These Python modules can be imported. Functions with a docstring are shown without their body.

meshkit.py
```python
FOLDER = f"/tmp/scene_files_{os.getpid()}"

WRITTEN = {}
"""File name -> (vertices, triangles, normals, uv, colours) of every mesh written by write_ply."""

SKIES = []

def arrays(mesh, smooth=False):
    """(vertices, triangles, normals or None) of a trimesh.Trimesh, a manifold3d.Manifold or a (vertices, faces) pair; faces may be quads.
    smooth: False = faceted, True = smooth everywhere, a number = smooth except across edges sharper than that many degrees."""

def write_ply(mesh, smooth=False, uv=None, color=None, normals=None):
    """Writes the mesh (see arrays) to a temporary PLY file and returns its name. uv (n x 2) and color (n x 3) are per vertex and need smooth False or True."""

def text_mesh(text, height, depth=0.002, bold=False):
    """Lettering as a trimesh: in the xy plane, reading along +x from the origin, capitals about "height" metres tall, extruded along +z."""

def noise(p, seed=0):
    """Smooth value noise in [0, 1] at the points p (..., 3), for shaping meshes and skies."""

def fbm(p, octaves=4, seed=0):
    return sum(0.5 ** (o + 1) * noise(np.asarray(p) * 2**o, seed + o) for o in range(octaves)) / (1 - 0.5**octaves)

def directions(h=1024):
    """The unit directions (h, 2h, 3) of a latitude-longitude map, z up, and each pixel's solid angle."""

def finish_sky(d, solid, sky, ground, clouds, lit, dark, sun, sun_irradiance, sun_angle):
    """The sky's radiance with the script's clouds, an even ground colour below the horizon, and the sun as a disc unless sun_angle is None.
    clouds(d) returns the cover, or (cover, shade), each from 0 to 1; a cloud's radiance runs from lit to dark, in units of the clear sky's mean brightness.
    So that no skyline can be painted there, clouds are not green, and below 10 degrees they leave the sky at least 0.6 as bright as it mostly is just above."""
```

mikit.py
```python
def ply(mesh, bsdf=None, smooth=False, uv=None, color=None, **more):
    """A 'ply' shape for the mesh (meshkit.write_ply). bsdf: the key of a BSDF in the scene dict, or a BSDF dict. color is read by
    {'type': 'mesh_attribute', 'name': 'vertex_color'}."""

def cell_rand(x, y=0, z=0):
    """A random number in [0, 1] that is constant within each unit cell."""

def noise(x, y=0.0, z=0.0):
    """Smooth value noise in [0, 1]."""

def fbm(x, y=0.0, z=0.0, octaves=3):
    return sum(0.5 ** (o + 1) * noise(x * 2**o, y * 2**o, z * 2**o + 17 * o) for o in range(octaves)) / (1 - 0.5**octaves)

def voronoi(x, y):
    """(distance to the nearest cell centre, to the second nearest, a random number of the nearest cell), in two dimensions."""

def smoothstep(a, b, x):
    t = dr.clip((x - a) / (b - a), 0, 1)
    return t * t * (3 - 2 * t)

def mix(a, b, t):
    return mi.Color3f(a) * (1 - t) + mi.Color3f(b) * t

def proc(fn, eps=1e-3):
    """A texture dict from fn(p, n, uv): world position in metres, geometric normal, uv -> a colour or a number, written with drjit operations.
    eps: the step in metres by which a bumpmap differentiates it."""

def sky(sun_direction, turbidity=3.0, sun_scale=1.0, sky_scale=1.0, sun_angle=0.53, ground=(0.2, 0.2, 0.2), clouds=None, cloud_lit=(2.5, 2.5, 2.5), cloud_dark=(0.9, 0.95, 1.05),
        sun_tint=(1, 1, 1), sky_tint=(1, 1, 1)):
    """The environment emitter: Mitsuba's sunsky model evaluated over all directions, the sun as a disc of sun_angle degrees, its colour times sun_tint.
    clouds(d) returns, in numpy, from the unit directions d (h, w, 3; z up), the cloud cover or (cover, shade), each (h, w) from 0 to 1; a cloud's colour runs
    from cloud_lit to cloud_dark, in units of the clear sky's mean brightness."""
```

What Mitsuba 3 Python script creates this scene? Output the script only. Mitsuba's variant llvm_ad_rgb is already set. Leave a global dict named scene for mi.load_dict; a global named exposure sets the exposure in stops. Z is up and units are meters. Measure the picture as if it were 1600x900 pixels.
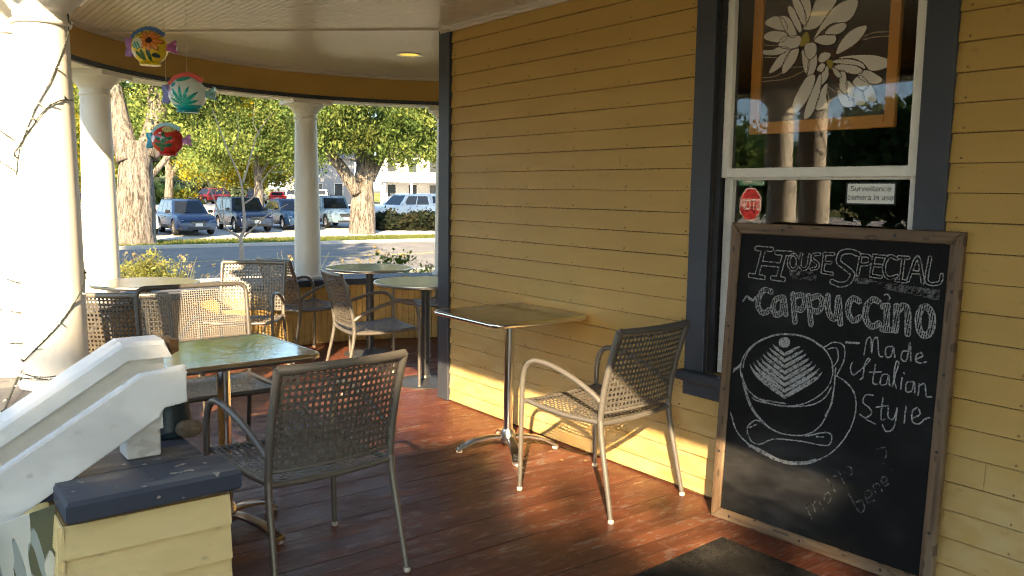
import math, random
import numpy as np, trimesh, mitsuba as mi, mikit, meshkit
import drjit as dr
import manifold3d as m3
from shapely import affinity
from shapely.geometry import Polygon, LineString, Point, box as sbox
from shapely.ops import unary_union
from mikit import noise, fbm, voronoi, cell_rand, smoothstep, mix, proc
random.seed(7); RNG = np.random.default_rng(7)
T = mi.ScalarTransform4f
scene, labels = {'type': 'scene'}, {}

# ------------------------------------------------------------------ camera, light, exposure
CAM = np.array([-3.087, 0.0, 1.43]); FWD = np.array([0.59708, 0.79420, -0.11286]); UP = np.array([0.05674, 0.09852, 0.99352])
scene['camera'] = {'type': 'perspective', 'fov': 62.49, 'fov_axis': 'x', 'near_clip': 0.05, 'far_clip': 900.0,
                   'to_world': T().look_at(origin=CAM.tolist(), target=(CAM + FWD).tolist(), up=UP.tolist())}
SUN_H = np.array([0.655, 0.755]); SUN_EL = math.radians(26.2)
def sky_clouds(d):
    n = meshkit.fbm(d * np.array([3.0, 3.0, 6.0]), 4, 5)
    return np.clip((n - 0.60) * 3.0, 0, 1) * 0.6
scene['sky'] = mikit.sky((-SUN_H[0] * math.cos(SUN_EL), -SUN_H[1] * math.cos(SUN_EL), math.sin(SUN_EL)), turbidity=3.2,
                         sun_tint=(1.0, 0.96, 0.89), sky_scale=1.0, clouds=sky_clouds)
exposure = 4.0

# ------------------------------------------------------------------ helpers: entries
def numbered(key):
    if key not in used: used[key] = 0; return key
    used[key] += 1
    return f'{key}_{used[key]:03d}'
used = {}
PLACE = {}
def thing(name, label, cat, group=None, to=None):
    key = numbered(name); labels[key] = {'label': label, 'category': cat}
    if group: labels[key]['group'] = group
    PLACE[key] = to
    return key
def struct(name): 
    key = numbered(name); labels[key] = {'kind': 'structure'}; return key
def put(name, mesh, m, parent=None, smooth=False, label=None, kind=None, color=None, cat=None, group=None, to=None, **more):
    key = numbered(parent + '__' + name if parent else name)
    d = mikit.ply(mesh, m, smooth=smooth, color=color, **more)
    root = parent.split('__')[0] if parent else None
    tw = to if to is not None else PLACE.get(root)
    if tw is not None: d['to_world'] = tw
    scene[key] = d
    e = {}
    if label: e['label'] = label
    if kind: e['kind'] = kind
    if cat: e['category'] = cat
    if group: e['group'] = group
    if e: labels[key] = e
    return key
def dup(root, label, to, group=None):
    base = root; key = numbered(root); labels[key] = {'label': label, 'category': labels[root]['category']}
    if group: labels[key]['group'] = group
    for k in [k for k in scene if k.startswith(root + '__')]:
        scene[key + k[len(root):]] = {**scene[k], 'to_world': to}
        if k in labels: labels[key + k[len(root):]] = dict(labels[k])
    return key
def at(x, y, z=0.0, rot=0.0):
    return T().translate([float(x), float(y), float(z)]).rotate([0, 0, 1], float(rot))
def cat(*ms): return trimesh.util.concatenate([m for m in ms if m is not None])

# ------------------------------------------------------------------ helpers: meshes
def hull(pts):
    return trimesh.convex.convex_hull(np.asarray(pts, float))
def bx(x0, x1, y0, y1, z0, z1, ch=0.0):
    if ch <= 0:
        m = trimesh.creation.box((x1 - x0, y1 - y0, z1 - z0)); m.apply_translation(((x0 + x1) / 2, (y0 + y1) / 2, (z0 + z1) / 2)); return m
    p = []
    for sx, X in ((1, x0), (-1, x1)):
        for sy, Y in ((1, y0), (-1, y1)):
            for sz, Z in ((1, z0), (-1, z1)):
                p += [(X + sx * ch, Y + sy * ch, Z), (X + sx * ch, Y, Z + sz * ch), (X, Y + sy * ch, Z + sz * ch)]
    return hull(p)
def xf(m, M):
    m = m.copy(); m.apply_transform(M); return m
def rotm(deg, axis, pt=(0, 0, 0)): return trimesh.transformations.rotation_matrix(math.radians(deg), axis, pt)
def mv(m, x=0, y=0, z=0):
    m = m.copy(); m.apply_translation((x, y, z)); return m
def spline(pts, n=8, closed=False):
    p = np.asarray(pts, float)
    if closed: q = np.vstack([p[-1], p, p[0], p[1]])
    else: q = np.vstack([2 * p[0] - p[1], p, 2 * p[-1] - p[-2]])
    out = []
    for i in range(1, len(q) - 2):
        t = np.linspace(0, 1, n, endpoint=False)[:, None]
        a, b, c, d = q[i - 1], q[i], q[i + 1], q[i + 2]
        out.append(0.5 * (2 * b + (c - a) * t + (2 * a - 5 * b + 4 * c - d) * t ** 2 + (3 * b - a - 3 * c + d) * t ** 3))
    if not closed: out.append(p[-1:])
    return np.vstack(out)
def tube(pts, r, sides=8, closed=False, flat=None):
    """A tube along pts; r a number or one per point; flat=(a, b) makes an elliptic section."""
    p = np.asarray(pts, float); n = len(p)
    t = (np.roll(p, -1, 0) - np.roll(p, 1, 0)) if closed else np.gradient(p, axis=0)
    t /= np.linalg.norm(t, axis=1, keepdims=True) + 1e-12
    nrm = np.zeros_like(p); ref = np.array([0, 0, 1.0]) if abs(t[0][2]) < 0.9 else np.array([1.0, 0, 0])
    a = np.cross(t[0], ref); a /= np.linalg.norm(a)
    for i in range(n):
        a = a - t[i] * (a @ t[i]); a /= np.linalg.norm(a) + 1e-12; nrm[i] = a
    b = np.cross(t, nrm); rr = np.broadcast_to(np.asarray(r, float), (n,))
    ang = np.arange(sides) * 2 * np.pi / sides
    fa, fb = flat or (1, 1)
    v = p[:, None] + rr[:, None, None] * (fa * np.cos(ang)[None, :, None] * nrm[:, None] + fb * np.sin(ang)[None, :, None] * b[:, None])
    v = v.reshape(-1, 3); f = []
    m = n if closed else n - 1
    i, j = np.meshgrid(np.arange(m), np.arange(sides), indexing='ij')
    i2 = (i + 1) % n; j2 = (j + 1) % sides
    A, B, C, D = i * sides + j, i2 * sides + j, i2 * sides + j2, i * sides + j2
    f = np.vstack([np.stack([A, D, C], -1).reshape(-1, 3), np.stack([A, C, B], -1).reshape(-1, 3)])
    if not closed:
        v = np.vstack([v, p[0], p[-1]]); k = np.arange(sides); k2 = (k + 1) % sides; o = (n - 1) * sides
        f = np.vstack([f, np.stack([np.full(sides, n * sides), k2, k], -1), np.stack([np.full(sides, n * sides + 1), o + k, o + k2], -1)])
    m = trimesh.Trimesh(v, f, process=False)
    return m
def lathe(prof, n=32, squash=None):
    prof = np.asarray(prof, float); k = len(prof); ang = np.arange(n) * 2 * np.pi / n
    v = np.stack([prof[:, 0][:, None] * np.cos(ang), prof[:, 0][:, None] * np.sin(ang), np.repeat(prof[:, 1][:, None], n, 1)], -1).reshape(-1, 3)
    i, j = np.meshgrid(np.arange(k - 1), np.arange(n), indexing='ij'); j2 = (j + 1) % n
    A, B, C, D = i * n + j, (i + 1) * n + j, (i + 1) * n + j2, i * n + j2
    f = np.vstack([np.stack([A, D, C], -1).reshape(-1, 3), np.stack([A, C, B], -1).reshape(-1, 3)])
    m = trimesh.Trimesh(v, f, process=False); m.update_faces(m.nondegenerate_faces()); return m
def ext(poly, h, z=0.0):
    gs = [g for g in getattr(poly, 'geoms', [poly]) if g.geom_type == 'Polygon' and g.area > 1e-7]
    m = cat(*[trimesh.creation.extrude_polygon(g, h, engine='earcut') for g in gs]); m.apply_translation((0, 0, z)); return m
def frame_to(m, O, X, Y):
    """Places a mesh built in the xy plane: local x along X, y along Y, z along X x Y."""
    X = np.asarray(X, float); X /= np.linalg.norm(X); Y = np.asarray(Y, float); Y = Y - X * (X @ Y); Y /= np.linalg.norm(Y)
    M = np.eye(4); M[:3, 0], M[:3, 1], M[:3, 2], M[:3, 3] = X, Y, np.cross(X, Y), O
    return xf(m, M)
def rrect(w, d, r, n=6):
    return sbox(-w / 2 + r, -d / 2 + r, w / 2 - r, d / 2 - r).buffer(r, quad_segs=n)

# ------------------------------------------------------------------ materials
def bs(name, **k):
    scene[name] = {'type': 'twosided', 'bsdf': {'type': 'principled', **{a: ({'type': 'rgb', 'value': list(b)} if isinstance(b, tuple) else b) for a, b in k.items()}}}
    return name
def bump(name, tex, scale, **k):
    scene[name] = {'type': 'twosided', 'bsdf': {'type': 'bumpmap', 'arbitrary': tex, 'scale': scale,
                   'bsdf': {'type': 'principled', **{a: ({'type': 'rgb', 'value': list(b)} if isinstance(b, tuple) else b) for a, b in k.items()}}}}
    return name
def f_yellow(p, n, uv):
    s = fbm(p.x * 2.3 + p.y * 2.3, p.z * 9, 3.0, 3)
    c = mix((0.425, 0.258, 0.068), (0.475, 0.296, 0.083), s)
    lo = smoothstep(0.75, 0.15, p.z) * fbm(p.x * 9, p.y * 9, p.z * 22, 3)          # scuffs near the chairs, and the low sun patch painted in as paler boards
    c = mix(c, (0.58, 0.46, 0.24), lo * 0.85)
    d = smoothstep(0.72, 0.84, fbm(p.x * 20 + 3, p.y * 26, p.z * 50, 3))
    return mix(c, (0.27, 0.185, 0.08), d * 0.35)
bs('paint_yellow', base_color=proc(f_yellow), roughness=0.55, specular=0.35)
def f_yellow_skylit(p, n, uv):
    c = mix((0.58, 0.445, 0.20), (0.66, 0.52, 0.25), fbm(p.x * 5 + p.y * 5, p.z * 16, 3.0, 3))
    return mix(c, (0.36, 0.29, 0.17), smoothstep(0.66, 0.82, fbm(p.x * 24, p.y * 24, p.z * 40, 3)) * 0.5)
bs('paint_yellow_skylit', base_color=proc(f_yellow_skylit), roughness=0.6, specular=0.3)  # pale copy of the yellow paint, skylight on the pier put into it
def f_navy(p, n, uv):
    s = fbm(p.x * 6, p.y * 6, p.z * 3, 3)
    return mix((0.034, 0.040, 0.054), (0.052, 0.058, 0.073), s)
bs('paint_navy', base_color=proc(f_navy), roughness=0.5, specular=0.4)
def f_cap(p, n, uv):
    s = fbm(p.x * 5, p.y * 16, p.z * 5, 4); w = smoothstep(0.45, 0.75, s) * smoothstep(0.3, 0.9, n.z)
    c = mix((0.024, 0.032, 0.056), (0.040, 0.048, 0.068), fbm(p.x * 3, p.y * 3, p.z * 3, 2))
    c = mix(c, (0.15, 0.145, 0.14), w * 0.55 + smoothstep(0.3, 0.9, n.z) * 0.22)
    return mix(c, (0.30, 0.27, 0.22), smoothstep(0.74, 0.80, fbm(p.x * 30, p.y * 30, p.z * 30, 3)))
bs('paint_cap', base_color=proc(f_cap), roughness=0.6)
def f_white(p, n, uv):
    s = fbm(p.x * 7, p.y * 7, p.z * 7, 4)
    c = mix((0.60, 0.60, 0.585), (0.72, 0.72, 0.70), smoothstep(0.3, 0.6, s))
    return mix(c, (0.42, 0.40, 0.36), smoothstep(0.64, 0.76, fbm(p.x * 19, p.y * 19, p.z * 19, 4)) * 0.6)
bs('paint_white', base_color=proc(f_white), roughness=0.5)
def f_cream(p, n, uv):
    s = fbm(p.x * 4, p.y * 4, p.z * 2, 3)
    return mix((0.70, 0.675, 0.62), (0.78, 0.755, 0.70), s)
bs('paint_cream', base_color=proc(f_cream), roughness=0.5)
def f_ceil(p, n, uv):
    s = fbm(p.x * 1.6, p.y * 1.6, 1.0, 3)
    return mix((0.48, 0.415, 0.35), (0.56, 0.495, 0.425), s)
bs('paint_ceiling', base_color=proc(f_ceil), roughness=0.3, specular=0.5)
BW = 0.086
def f_floor(p, n, uv):
    b = dr.floor(p.y / BW); r = cell_rand(b, 3.0, 1.0)
    g = fbm(p.x * 7 + r * 30, p.y * 90, 2.0, 3)
    c = mix((0.068, 0.0195, 0.010), (0.118, 0.036, 0.018), g * 0.75 + r * 0.25)
    worn = smoothstep(0.55, 0.70, fbm(p.x * 2.1 + r * 3, p.y * 3.2, 5.0, 4))
    c = mix(c, (0.19, 0.066, 0.033), worn * 0.55)
    flake = smoothstep(0.60, 0.68, fbm(p.x * 24 + r * 11, p.y * 48, 9.0, 4)) * (0.30 + 0.7 * worn)
    c = mix(c, (0.17, 0.145, 0.125), flake * 0.6)
    line = smoothstep(0.80, 0.84, noise(p.x * 9 + r * 17, p.y * 230, 7.0)) * smoothstep(0.55, 0.7, noise(p.x * 3.0 + r * 7, p.y * 16, 4.0))
    c = mix(c, (0.30, 0.22, 0.16), line * 0.4)
    e = dr.abs(p.y / BW - b - 0.5)
    return mix(c, (0.06, 0.03, 0.02), smoothstep(0.455, 0.49, e) * 0.7)
def f_floor_r(p, n, uv):
    return 0.29 + 0.32 * fbm(p.x * 5, p.y * 18, 3.0, 3)
def f_floor_h(p, n, uv):
    b = dr.floor(p.y / BW)
    return fbm(p.x * 12 + b * 3, p.y * 70, 2.0, 3) * 0.7 + 0.8 * noise(p.x * 2.5 + b * 7, p.y * 9, 1.0)
bump('floor_paint', proc(f_floor_h), 0.0012, base_color=proc(f_floor), roughness=proc(f_floor_r), specular=0.5)
bs('dark_under', base_color=(0.02, 0.014, 0.010), roughness=0.9)
bs('chair_paint', base_color=(0.180, 0.166, 0.146), metallic=0.45, roughness=0.38)
def f_chairp(p, n, uv):
    return mix((0.118, 0.107, 0.092), (0.178, 0.163, 0.141), fbm(p.x * 40, p.y * 40, p.z * 40, 2))
bs('chair_mesh', base_color=proc(f_chairp), metallic=0.4, roughness=0.42)
bs('mesh_chair_paint', base_color=(0.105, 0.10, 0.095), metallic=0.3, roughness=0.4)
bs('mesh_chair_mesh', base_color=(0.36, 0.355, 0.34), metallic=0.4, roughness=0.4)
bs('foot_plastic', base_color=(0.45, 0.42, 0.37), roughness=0.5)
bs('chrome', base_color=(0.86, 0.85, 0.83), metallic=1.0, roughness=0.12)
bs('alu', base_color=(0.62, 0.60, 0.57), metallic=1.0, roughness=0.24)
def f_top(p, n, uv):
    s = fbm(p.x * 9, p.y * 9, 1.0, 3)
    return mix((0.27, 0.27, 0.25), (0.34, 0.34, 0.315), s)
def f_top_r(p, n, uv): return 0.045 + 0.06 * smoothstep(0.4, 0.8, fbm(p.x * 22, p.y * 22, 1.0, 3))
def f_top_h(p, n, uv): return fbm(p.x * 70, p.y * 70, 3.0, 2)
bump('table_metal', proc(f_top_h), 0.00035, base_color=proc(f_top), metallic=1.0, roughness=proc(f_top_r))
bs('table_laminate', base_color=proc(lambda p, n, uv: mix((0.10, 0.098, 0.080), (0.135, 0.13, 0.108), fbm(p.x * 14, p.y * 14, 2.0, 3))), roughness=0.2, specular=0.5)
bs('black_iron', base_color=(0.035, 0.037, 0.042), roughness=0.35, specular=0.6)
def wood_fn(along):
    def f(p, n, uv):
        u, v = (p.y, p.z) if along == 'y' else (p.z, p.y)
        g = fbm(u * 3.0, v * 95, p.x * 20, 3); h = fbm(u * 1.5 + 4, v * 26, 1.0, 3)
        c = mix((0.070, 0.040, 0.020), (0.165, 0.102, 0.055), smoothstep(0.25, 0.75, g * 0.55 + h * 0.45))
        w = smoothstep(1.0, 0.1, p.z) * smoothstep(0.30, 0.70, fbm(u * 3, v * 30, 5.0, 3))
        c = mix(c, (0.20, 0.15, 0.095), w * 0.6)
        return mix(c, (0.04, 0.026, 0.016), smoothstep(0.70, 0.78, fbm(u * 20, v * 60, 8.0, 2)) * 0.7)
    return f
bs('frame_wood', base_color=proc(wood_fn('y')), roughness=0.6); bs('frame_wood_upright', base_color=proc(wood_fn('z')), roughness=0.6)
def f_slate(p, n, uv):
    q = fbm(p.y * 3.2 + 4, p.z * 3.0, 2.0, 4); sm = smoothstep(0.52, 0.8, q)
    sw = fbm(p.y * 3 + p.z * 26, p.z * 5 - p.y * 9, 3.0, 3)
    cl = smoothstep(0.42, 0.12, dr.sqrt(dr.square((p.y - 2.10) / 0.9) + dr.square((p.z - 0.22) / 0.75)))
    return mix((0.0052, 0.0054, 0.0056), (0.10, 0.10, 0.102), sm * sw * 0.16 + cl * sw * 0.40)
bs('slate', base_color=proc(f_slate), roughness=0.75, specular=0.2)
def f_chalk(p, n, uv):
    g = noise(p.y * 420, p.z * 420, 1.0) * 0.6 + noise(p.y * 130 + p.z * 60, p.z * 130, 2.0) * 0.5
    return mix((0.02, 0.02, 0.021), (0.31, 0.31, 0.31), smoothstep(0.18, 0.62, g))
bs('chalk', base_color=proc(f_chalk), roughness=1.0, specular=0.0)
def f_chalk2(p, n, uv):
    g = noise(p.y * 380, p.z * 380, 1.0) * 0.6 + noise(p.y * 90 + p.z * 50, p.z * 90, 2.0) * 0.5
    return mix((0.008, 0.008, 0.008), (0.15, 0.15, 0.15), smoothstep(0.40, 0.85, g))
bs('chalk_faint', base_color=proc(f_chalk2), roughness=1.0, specular=0.0)
scene['pane_glass'] = {'type': 'thindielectric', 'int_ior': 1.52, 'ext_ior': 1.0}
bs('room_dark', base_color=(0.045, 0.036, 0.03), roughness=0.9)
def f_asphalt(p, n, uv):
    s = fbm(p.x * 1.2, p.y * 1.2, 1.0, 3); g = noise(p.x * 40, p.y * 40, 2.0)
    return mix((0.085, 0.085, 0.088), (0.145, 0.143, 0.138), s * 0.7 + g * 0.3)
bs('asphalt', base_color=proc(f_asphalt), roughness=0.85)
def f_concrete(p, n, uv):
    return mix((0.30, 0.29, 0.27), (0.46, 0.45, 0.42), fbm(p.x * 0.9, p.y * 0.9, p.z, 4))
bs('concrete', base_color=proc(f_concrete), roughness=0.9)
def f_ground(p, n, uv):
    s = fbm(p.x * 0.6, p.y * 0.6, 2.0, 4)
    return mix((0.06, 0.085, 0.022), (0.17, 0.15, 0.07), smoothstep(0.3, 0.75, s))
bs('soil_grass', base_color=proc(f_ground), roughness=1.0, specular=0.1)
def f_bark(p, n, uv):
    s = fbm(p.x * 15 + p.y * 4, p.y * 15 - p.x * 4, p.z * 1.1, 3); g = fbm(p.x * 40, p.y * 40, p.z * 6, 3)
    return mix((0.055, 0.046, 0.038), (0.27, 0.245, 0.215), smoothstep(0.3, 0.7, s * 0.5 + g * 0.5))
bs('bark', base_color=proc(f_bark), roughness=0.95, specular=0.1)
bs('twig', base_color=(0.30, 0.25, 0.20), roughness=0.9)
scene['leaf'] = {'type': 'principledthin', 'base_color': {'type': 'mesh_attribute', 'name': 'vertex_color'}, 'roughness': 0.55, 'diff_trans': 0.9, 'spec_trans': 0.0}
scene['painted'] = {'type': 'twosided', 'bsdf': {'type': 'principled', 'base_color': {'type': 'mesh_attribute', 'name': 'vertex_color'}, 'roughness': 0.16, 'specular': 0.5, 'clearcoat': 0.8, 'clearcoat_gloss': 0.95}}
bs('plain_black', base_color=(0.02, 0.02, 0.021), roughness=0.5)

# ================================================================== THE PORCH AND HOUSE
CX, CY, R = 0.06, 4.88, 2.61
def arc(r, a0, a1, n=60):
    a = np.radians(np.linspace(a0, a1, n)); return [(CX + r * math.cos(t), CY + r * math.sin(t)) for t in a]
def band(r0, r1, y0, a1=46):
    """Plan of a strip that runs straight along the porch and then round its corner, between distances r0 and r1 from the corner."""
    return Polygon([(CX - r1, y0)] + arc(r1, 180, a1) + arc(r0, a1, 180) + [(CX - r0, y0)])
house_plan = sbox(0.0, -9, 9, 4.90)
porch_plan = Polygon([(CX - R - 0.2, -7)] + arc(R + 0.2, 180, 40) + [(2.6, 4.9), (0, 4.9), (0, -7)])

# floor: one board after another, tongue and groove, running out from the wall
struct('porch_floor')
k0, k1 = int(math.floor(-3.0 / BW)), int(math.ceil(7.8 / BW))
rb = random.Random(3)
for k in range(k0, k1):
    y0, y1 = k * BW + 0.0007, (k + 1) * BW - 0.0007
    g = porch_plan.intersection(sbox(-4, y0, 3, y1))
    if g.is_empty: continue
    dz = rb.uniform(-0.0012, 0.0008)
    put('board', ext(g, 0.022, -0.022 + dz), 'floor_paint', 'porch_floor')
put('joist_deck', ext(porch_plan.buffer(-0.01), 0.02, -0.046), 'dark_under', 'porch_floor', kind='stuff')
put('skirt', ext(Polygon([(CX - R - 0.19, -7)] + arc(R + 0.19, 180, 40) + arc(R + 0.14, 40, 180) + [(CX - R - 0.14, -7)]), 0.82, -0.87), 'paint_cap', 'porch_floor')

# ceiling
bs('ceil_joint', base_color=(0.30, 0.25, 0.20), roughness=0.9)
struct('porch_ceiling')
ZC = 2.50
inner = Polygon([(CX - R + 0.12, -3.2)] + arc(R - 0.12, 180, 40) + [(2.6, 4.92), (0, 4.92), (0, -3.2)])
seam = [(0.0, 4.90), (-1.98, 6.72)]
main = inner.intersection(Polygon([(0.0, -4), (0.0, 4.90), (-1.98, 6.72), (-4, 6.72), (-4, -4)]))
far = inner.difference(Polygon([(0.0, -4), (0.0, 4.90), (-1.98, 6.72), (-4, 6.72), (-4, -4)])).difference(house_plan)
def planks(region, axis):
    lo, hi = (-2.7, 0.1) if axis == 'y' else (4.8, 7.6)
    n = int((hi - lo) / 0.082)
    for i in range(n):
        a = lo + i * 0.082; ms = []
        for b0, b1 in ((0.003, 0.0385), (0.0435, 0.079)):
            s = sbox(a + b0, -9, a + b1, 20) if axis == 'y' else sbox(-9, a + b0, 9, a + b1)
            g = region.intersection(s)
            if g.is_empty or g.area < 1e-4: continue
            ms.append(ext(g, 0.012, ZC))
        if ms: put('plank', cat(*ms), 'paint_ceiling', 'porch_ceiling')
planks(main, 'y'); planks(far, 'x')
put('backing', ext(inner.difference(house_plan).buffer(0.02), 0.012, ZC + 0.0085), 'ceil_joint', 'porch_ceiling')
put('batten', hull([(x + dx, y + dy, z) for x, y in seam for dx, dy in ((0.014, 0.017), (-0.014, -0.017)) for z in (ZC - 0.012, ZC + 0.004)]), 'paint_ceiling', 'porch_ceiling')
put('wall_moulding', cat(bx(-0.045, -0.016, -3, 4.90, ZC - 0.018, ZC + 0.004, 0.004), bx(-0.030, -0.016, -3, 4.90, ZC - 0.034, ZC - 0.018)), 'paint_ceiling', 'porch_ceiling')
put('beam_moulding', ext(band(R - 0.155, R - 0.121, -3.0), 0.028, ZC - 0.026), 'paint_ceiling', 'porch_ceiling')
struct('porch_roof')
put('slab', ext(porch_plan.union(house_plan).buffer(0.12), 0.10, ZC + 0.03), 'paint_cream', 'porch_roof')

# beam over the columns
thing('porch_beam', 'curved yellow porch beam with dark lower edge resting on the white columns', 'beam')
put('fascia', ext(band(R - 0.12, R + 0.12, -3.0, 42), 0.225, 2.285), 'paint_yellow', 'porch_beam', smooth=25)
put('edge_strip', ext(band(R - 0.128, R + 0.128, -3.0, 42), 0.032, 2.2525), 'paint_navy', 'porch_beam', smooth=25)
put('soffit', ext(band(R - 0.118, R + 0.118, -3.0, 42), 0.012, 2.24), 'paint_cream', 'porch_beam', smooth=25)

# columns on the knee wall
ZCAP = 0.60
def column(x, y, label, rot=0.0, group='white porch columns'):
    k = thing('porch_column', label, 'column', to=at(x, y, ZCAP, rot))
    H = 2.24 - ZCAP
    hs = np.linspace(0.05, H - 0.165, 14); t = (hs - hs[0]) / (hs[-1] - hs[0])
    rr = 0.120 - 0.021 * t ** 1.6
    put('shaft', lathe(np.stack([rr, hs], -1), 48), 'paint_cream', k, smooth=True)
    put('base', lathe([(0, 0), (0.142, 0), (0.146, 0.012), (0.142, 0.028), (0.127, 0.034), (0.130, 0.042), (0.127, 0.052), (0.119, 0.053)], 48), 'paint_cream', k, smooth=40)
    put('neck_ring', lathe([(0.098, H - 0.172), (0.110, H - 0.170), (0.113, H - 0.162), (0.110, H - 0.155), (0.098, H - 0.153)], 48), 'paint_cream', k, smooth=40)
    put('capital', lathe([(0.099, H - 0.156), (0.101, H - 0.120), (0.112, H - 0.112), (0.115, H - 0.100), (0.128, H - 0.086), (0.150, H - 0.064), (0.164, H - 0.050), (0.166, H - 0.040), (0.0, H - 0.040)], 48), 'paint_cream', k, smooth=40)
    put('abacus', bx(-0.185, 0.185, -0.185, 0.185, H - 0.040, H - 0.001, 0.004), 'paint_cream', k)
    return k
def on_arc(a): return CX + R * math.cos(math.radians(a)), CY + R * math.sin(math.radians(a))
col1 = column(-2.515, 3.94, 'large sunlit white column wrapped in a string of lights, nearest the handrail')
column(-2.60, 4.31, 'white column at the left picture edge, half hidden behind the wrapped column')
for a, l in ((135.2, 'white column behind the round table at left, half in sun and half in shade'), (88.4, 'shaded white column in the middle of the street view, behind the woven chairs'),
             (58.3, 'white column mostly hidden behind the dark house corner post')):
    column(*on_arc(a), l, rot=a)

bs('paint_joint', base_color=(0.15, 0.092, 0.032), roughness=0.9)
# knee wall: core, cap, vertical boards inside, lapped boards on the pier at its end
thing('knee_wall', 'low yellow board wall with a dark blue-grey cap carrying the columns', 'wall')
put('core', cat(ext(band(R - 0.195, R + 0.185, 2.45), 0.53, 0.003), bx(-2.354, -2.297, 2.4505, 2.62, 0.003, 0.53)), 'paint_joint', 'knee_wall', smooth=25)
put('cap', ext(band(R - 0.24, R + 0.235, 2.62), 0.056, ZCAP - 0.057), 'paint_cap', 'knee_wall', smooth=25)
capp_ = Polygon([(-2.735, 2.405), (-2.262, 2.425), (-2.262, 2.619), (-2.735, 2.619)])
cm = trimesh.creation.extrude_polygon(capp_.buffer(-0.008).buffer(0.008, quad_segs=2), 0.062, engine='earcut'); cm.apply_translation((0, 0, ZCAP - 0.061))
cm = hull([(x, y, z) for (x, y) in capp_.buffer(-0.010).buffer(0.003).exterior.coords for z in (ZCAP - 0.062, ZCAP)] + [(x, y, z) for (x, y) in capp_.exterior.coords for z in (ZCAP - 0.054, ZCAP - 0.012)])
put('end_cap', cm, 'paint_cap', 'knee_wall', label='weathered dark blue-grey cap on the end of the low wall')
def along(s, r):
    """Plan point at arc length s (at distance R from the corner) and its heading."""
    L0 = CY - 2.45
    if s < L0: return np.array([CX - r, 2.45 + s]), 90.0
    a = 180 - math.degrees((s - L0) / (R - 0.2)); t = math.radians(a)
    return np.array([CX + r * math.cos(t), CY + r * math.sin(t)]), a - 90
s = 0.03
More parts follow.
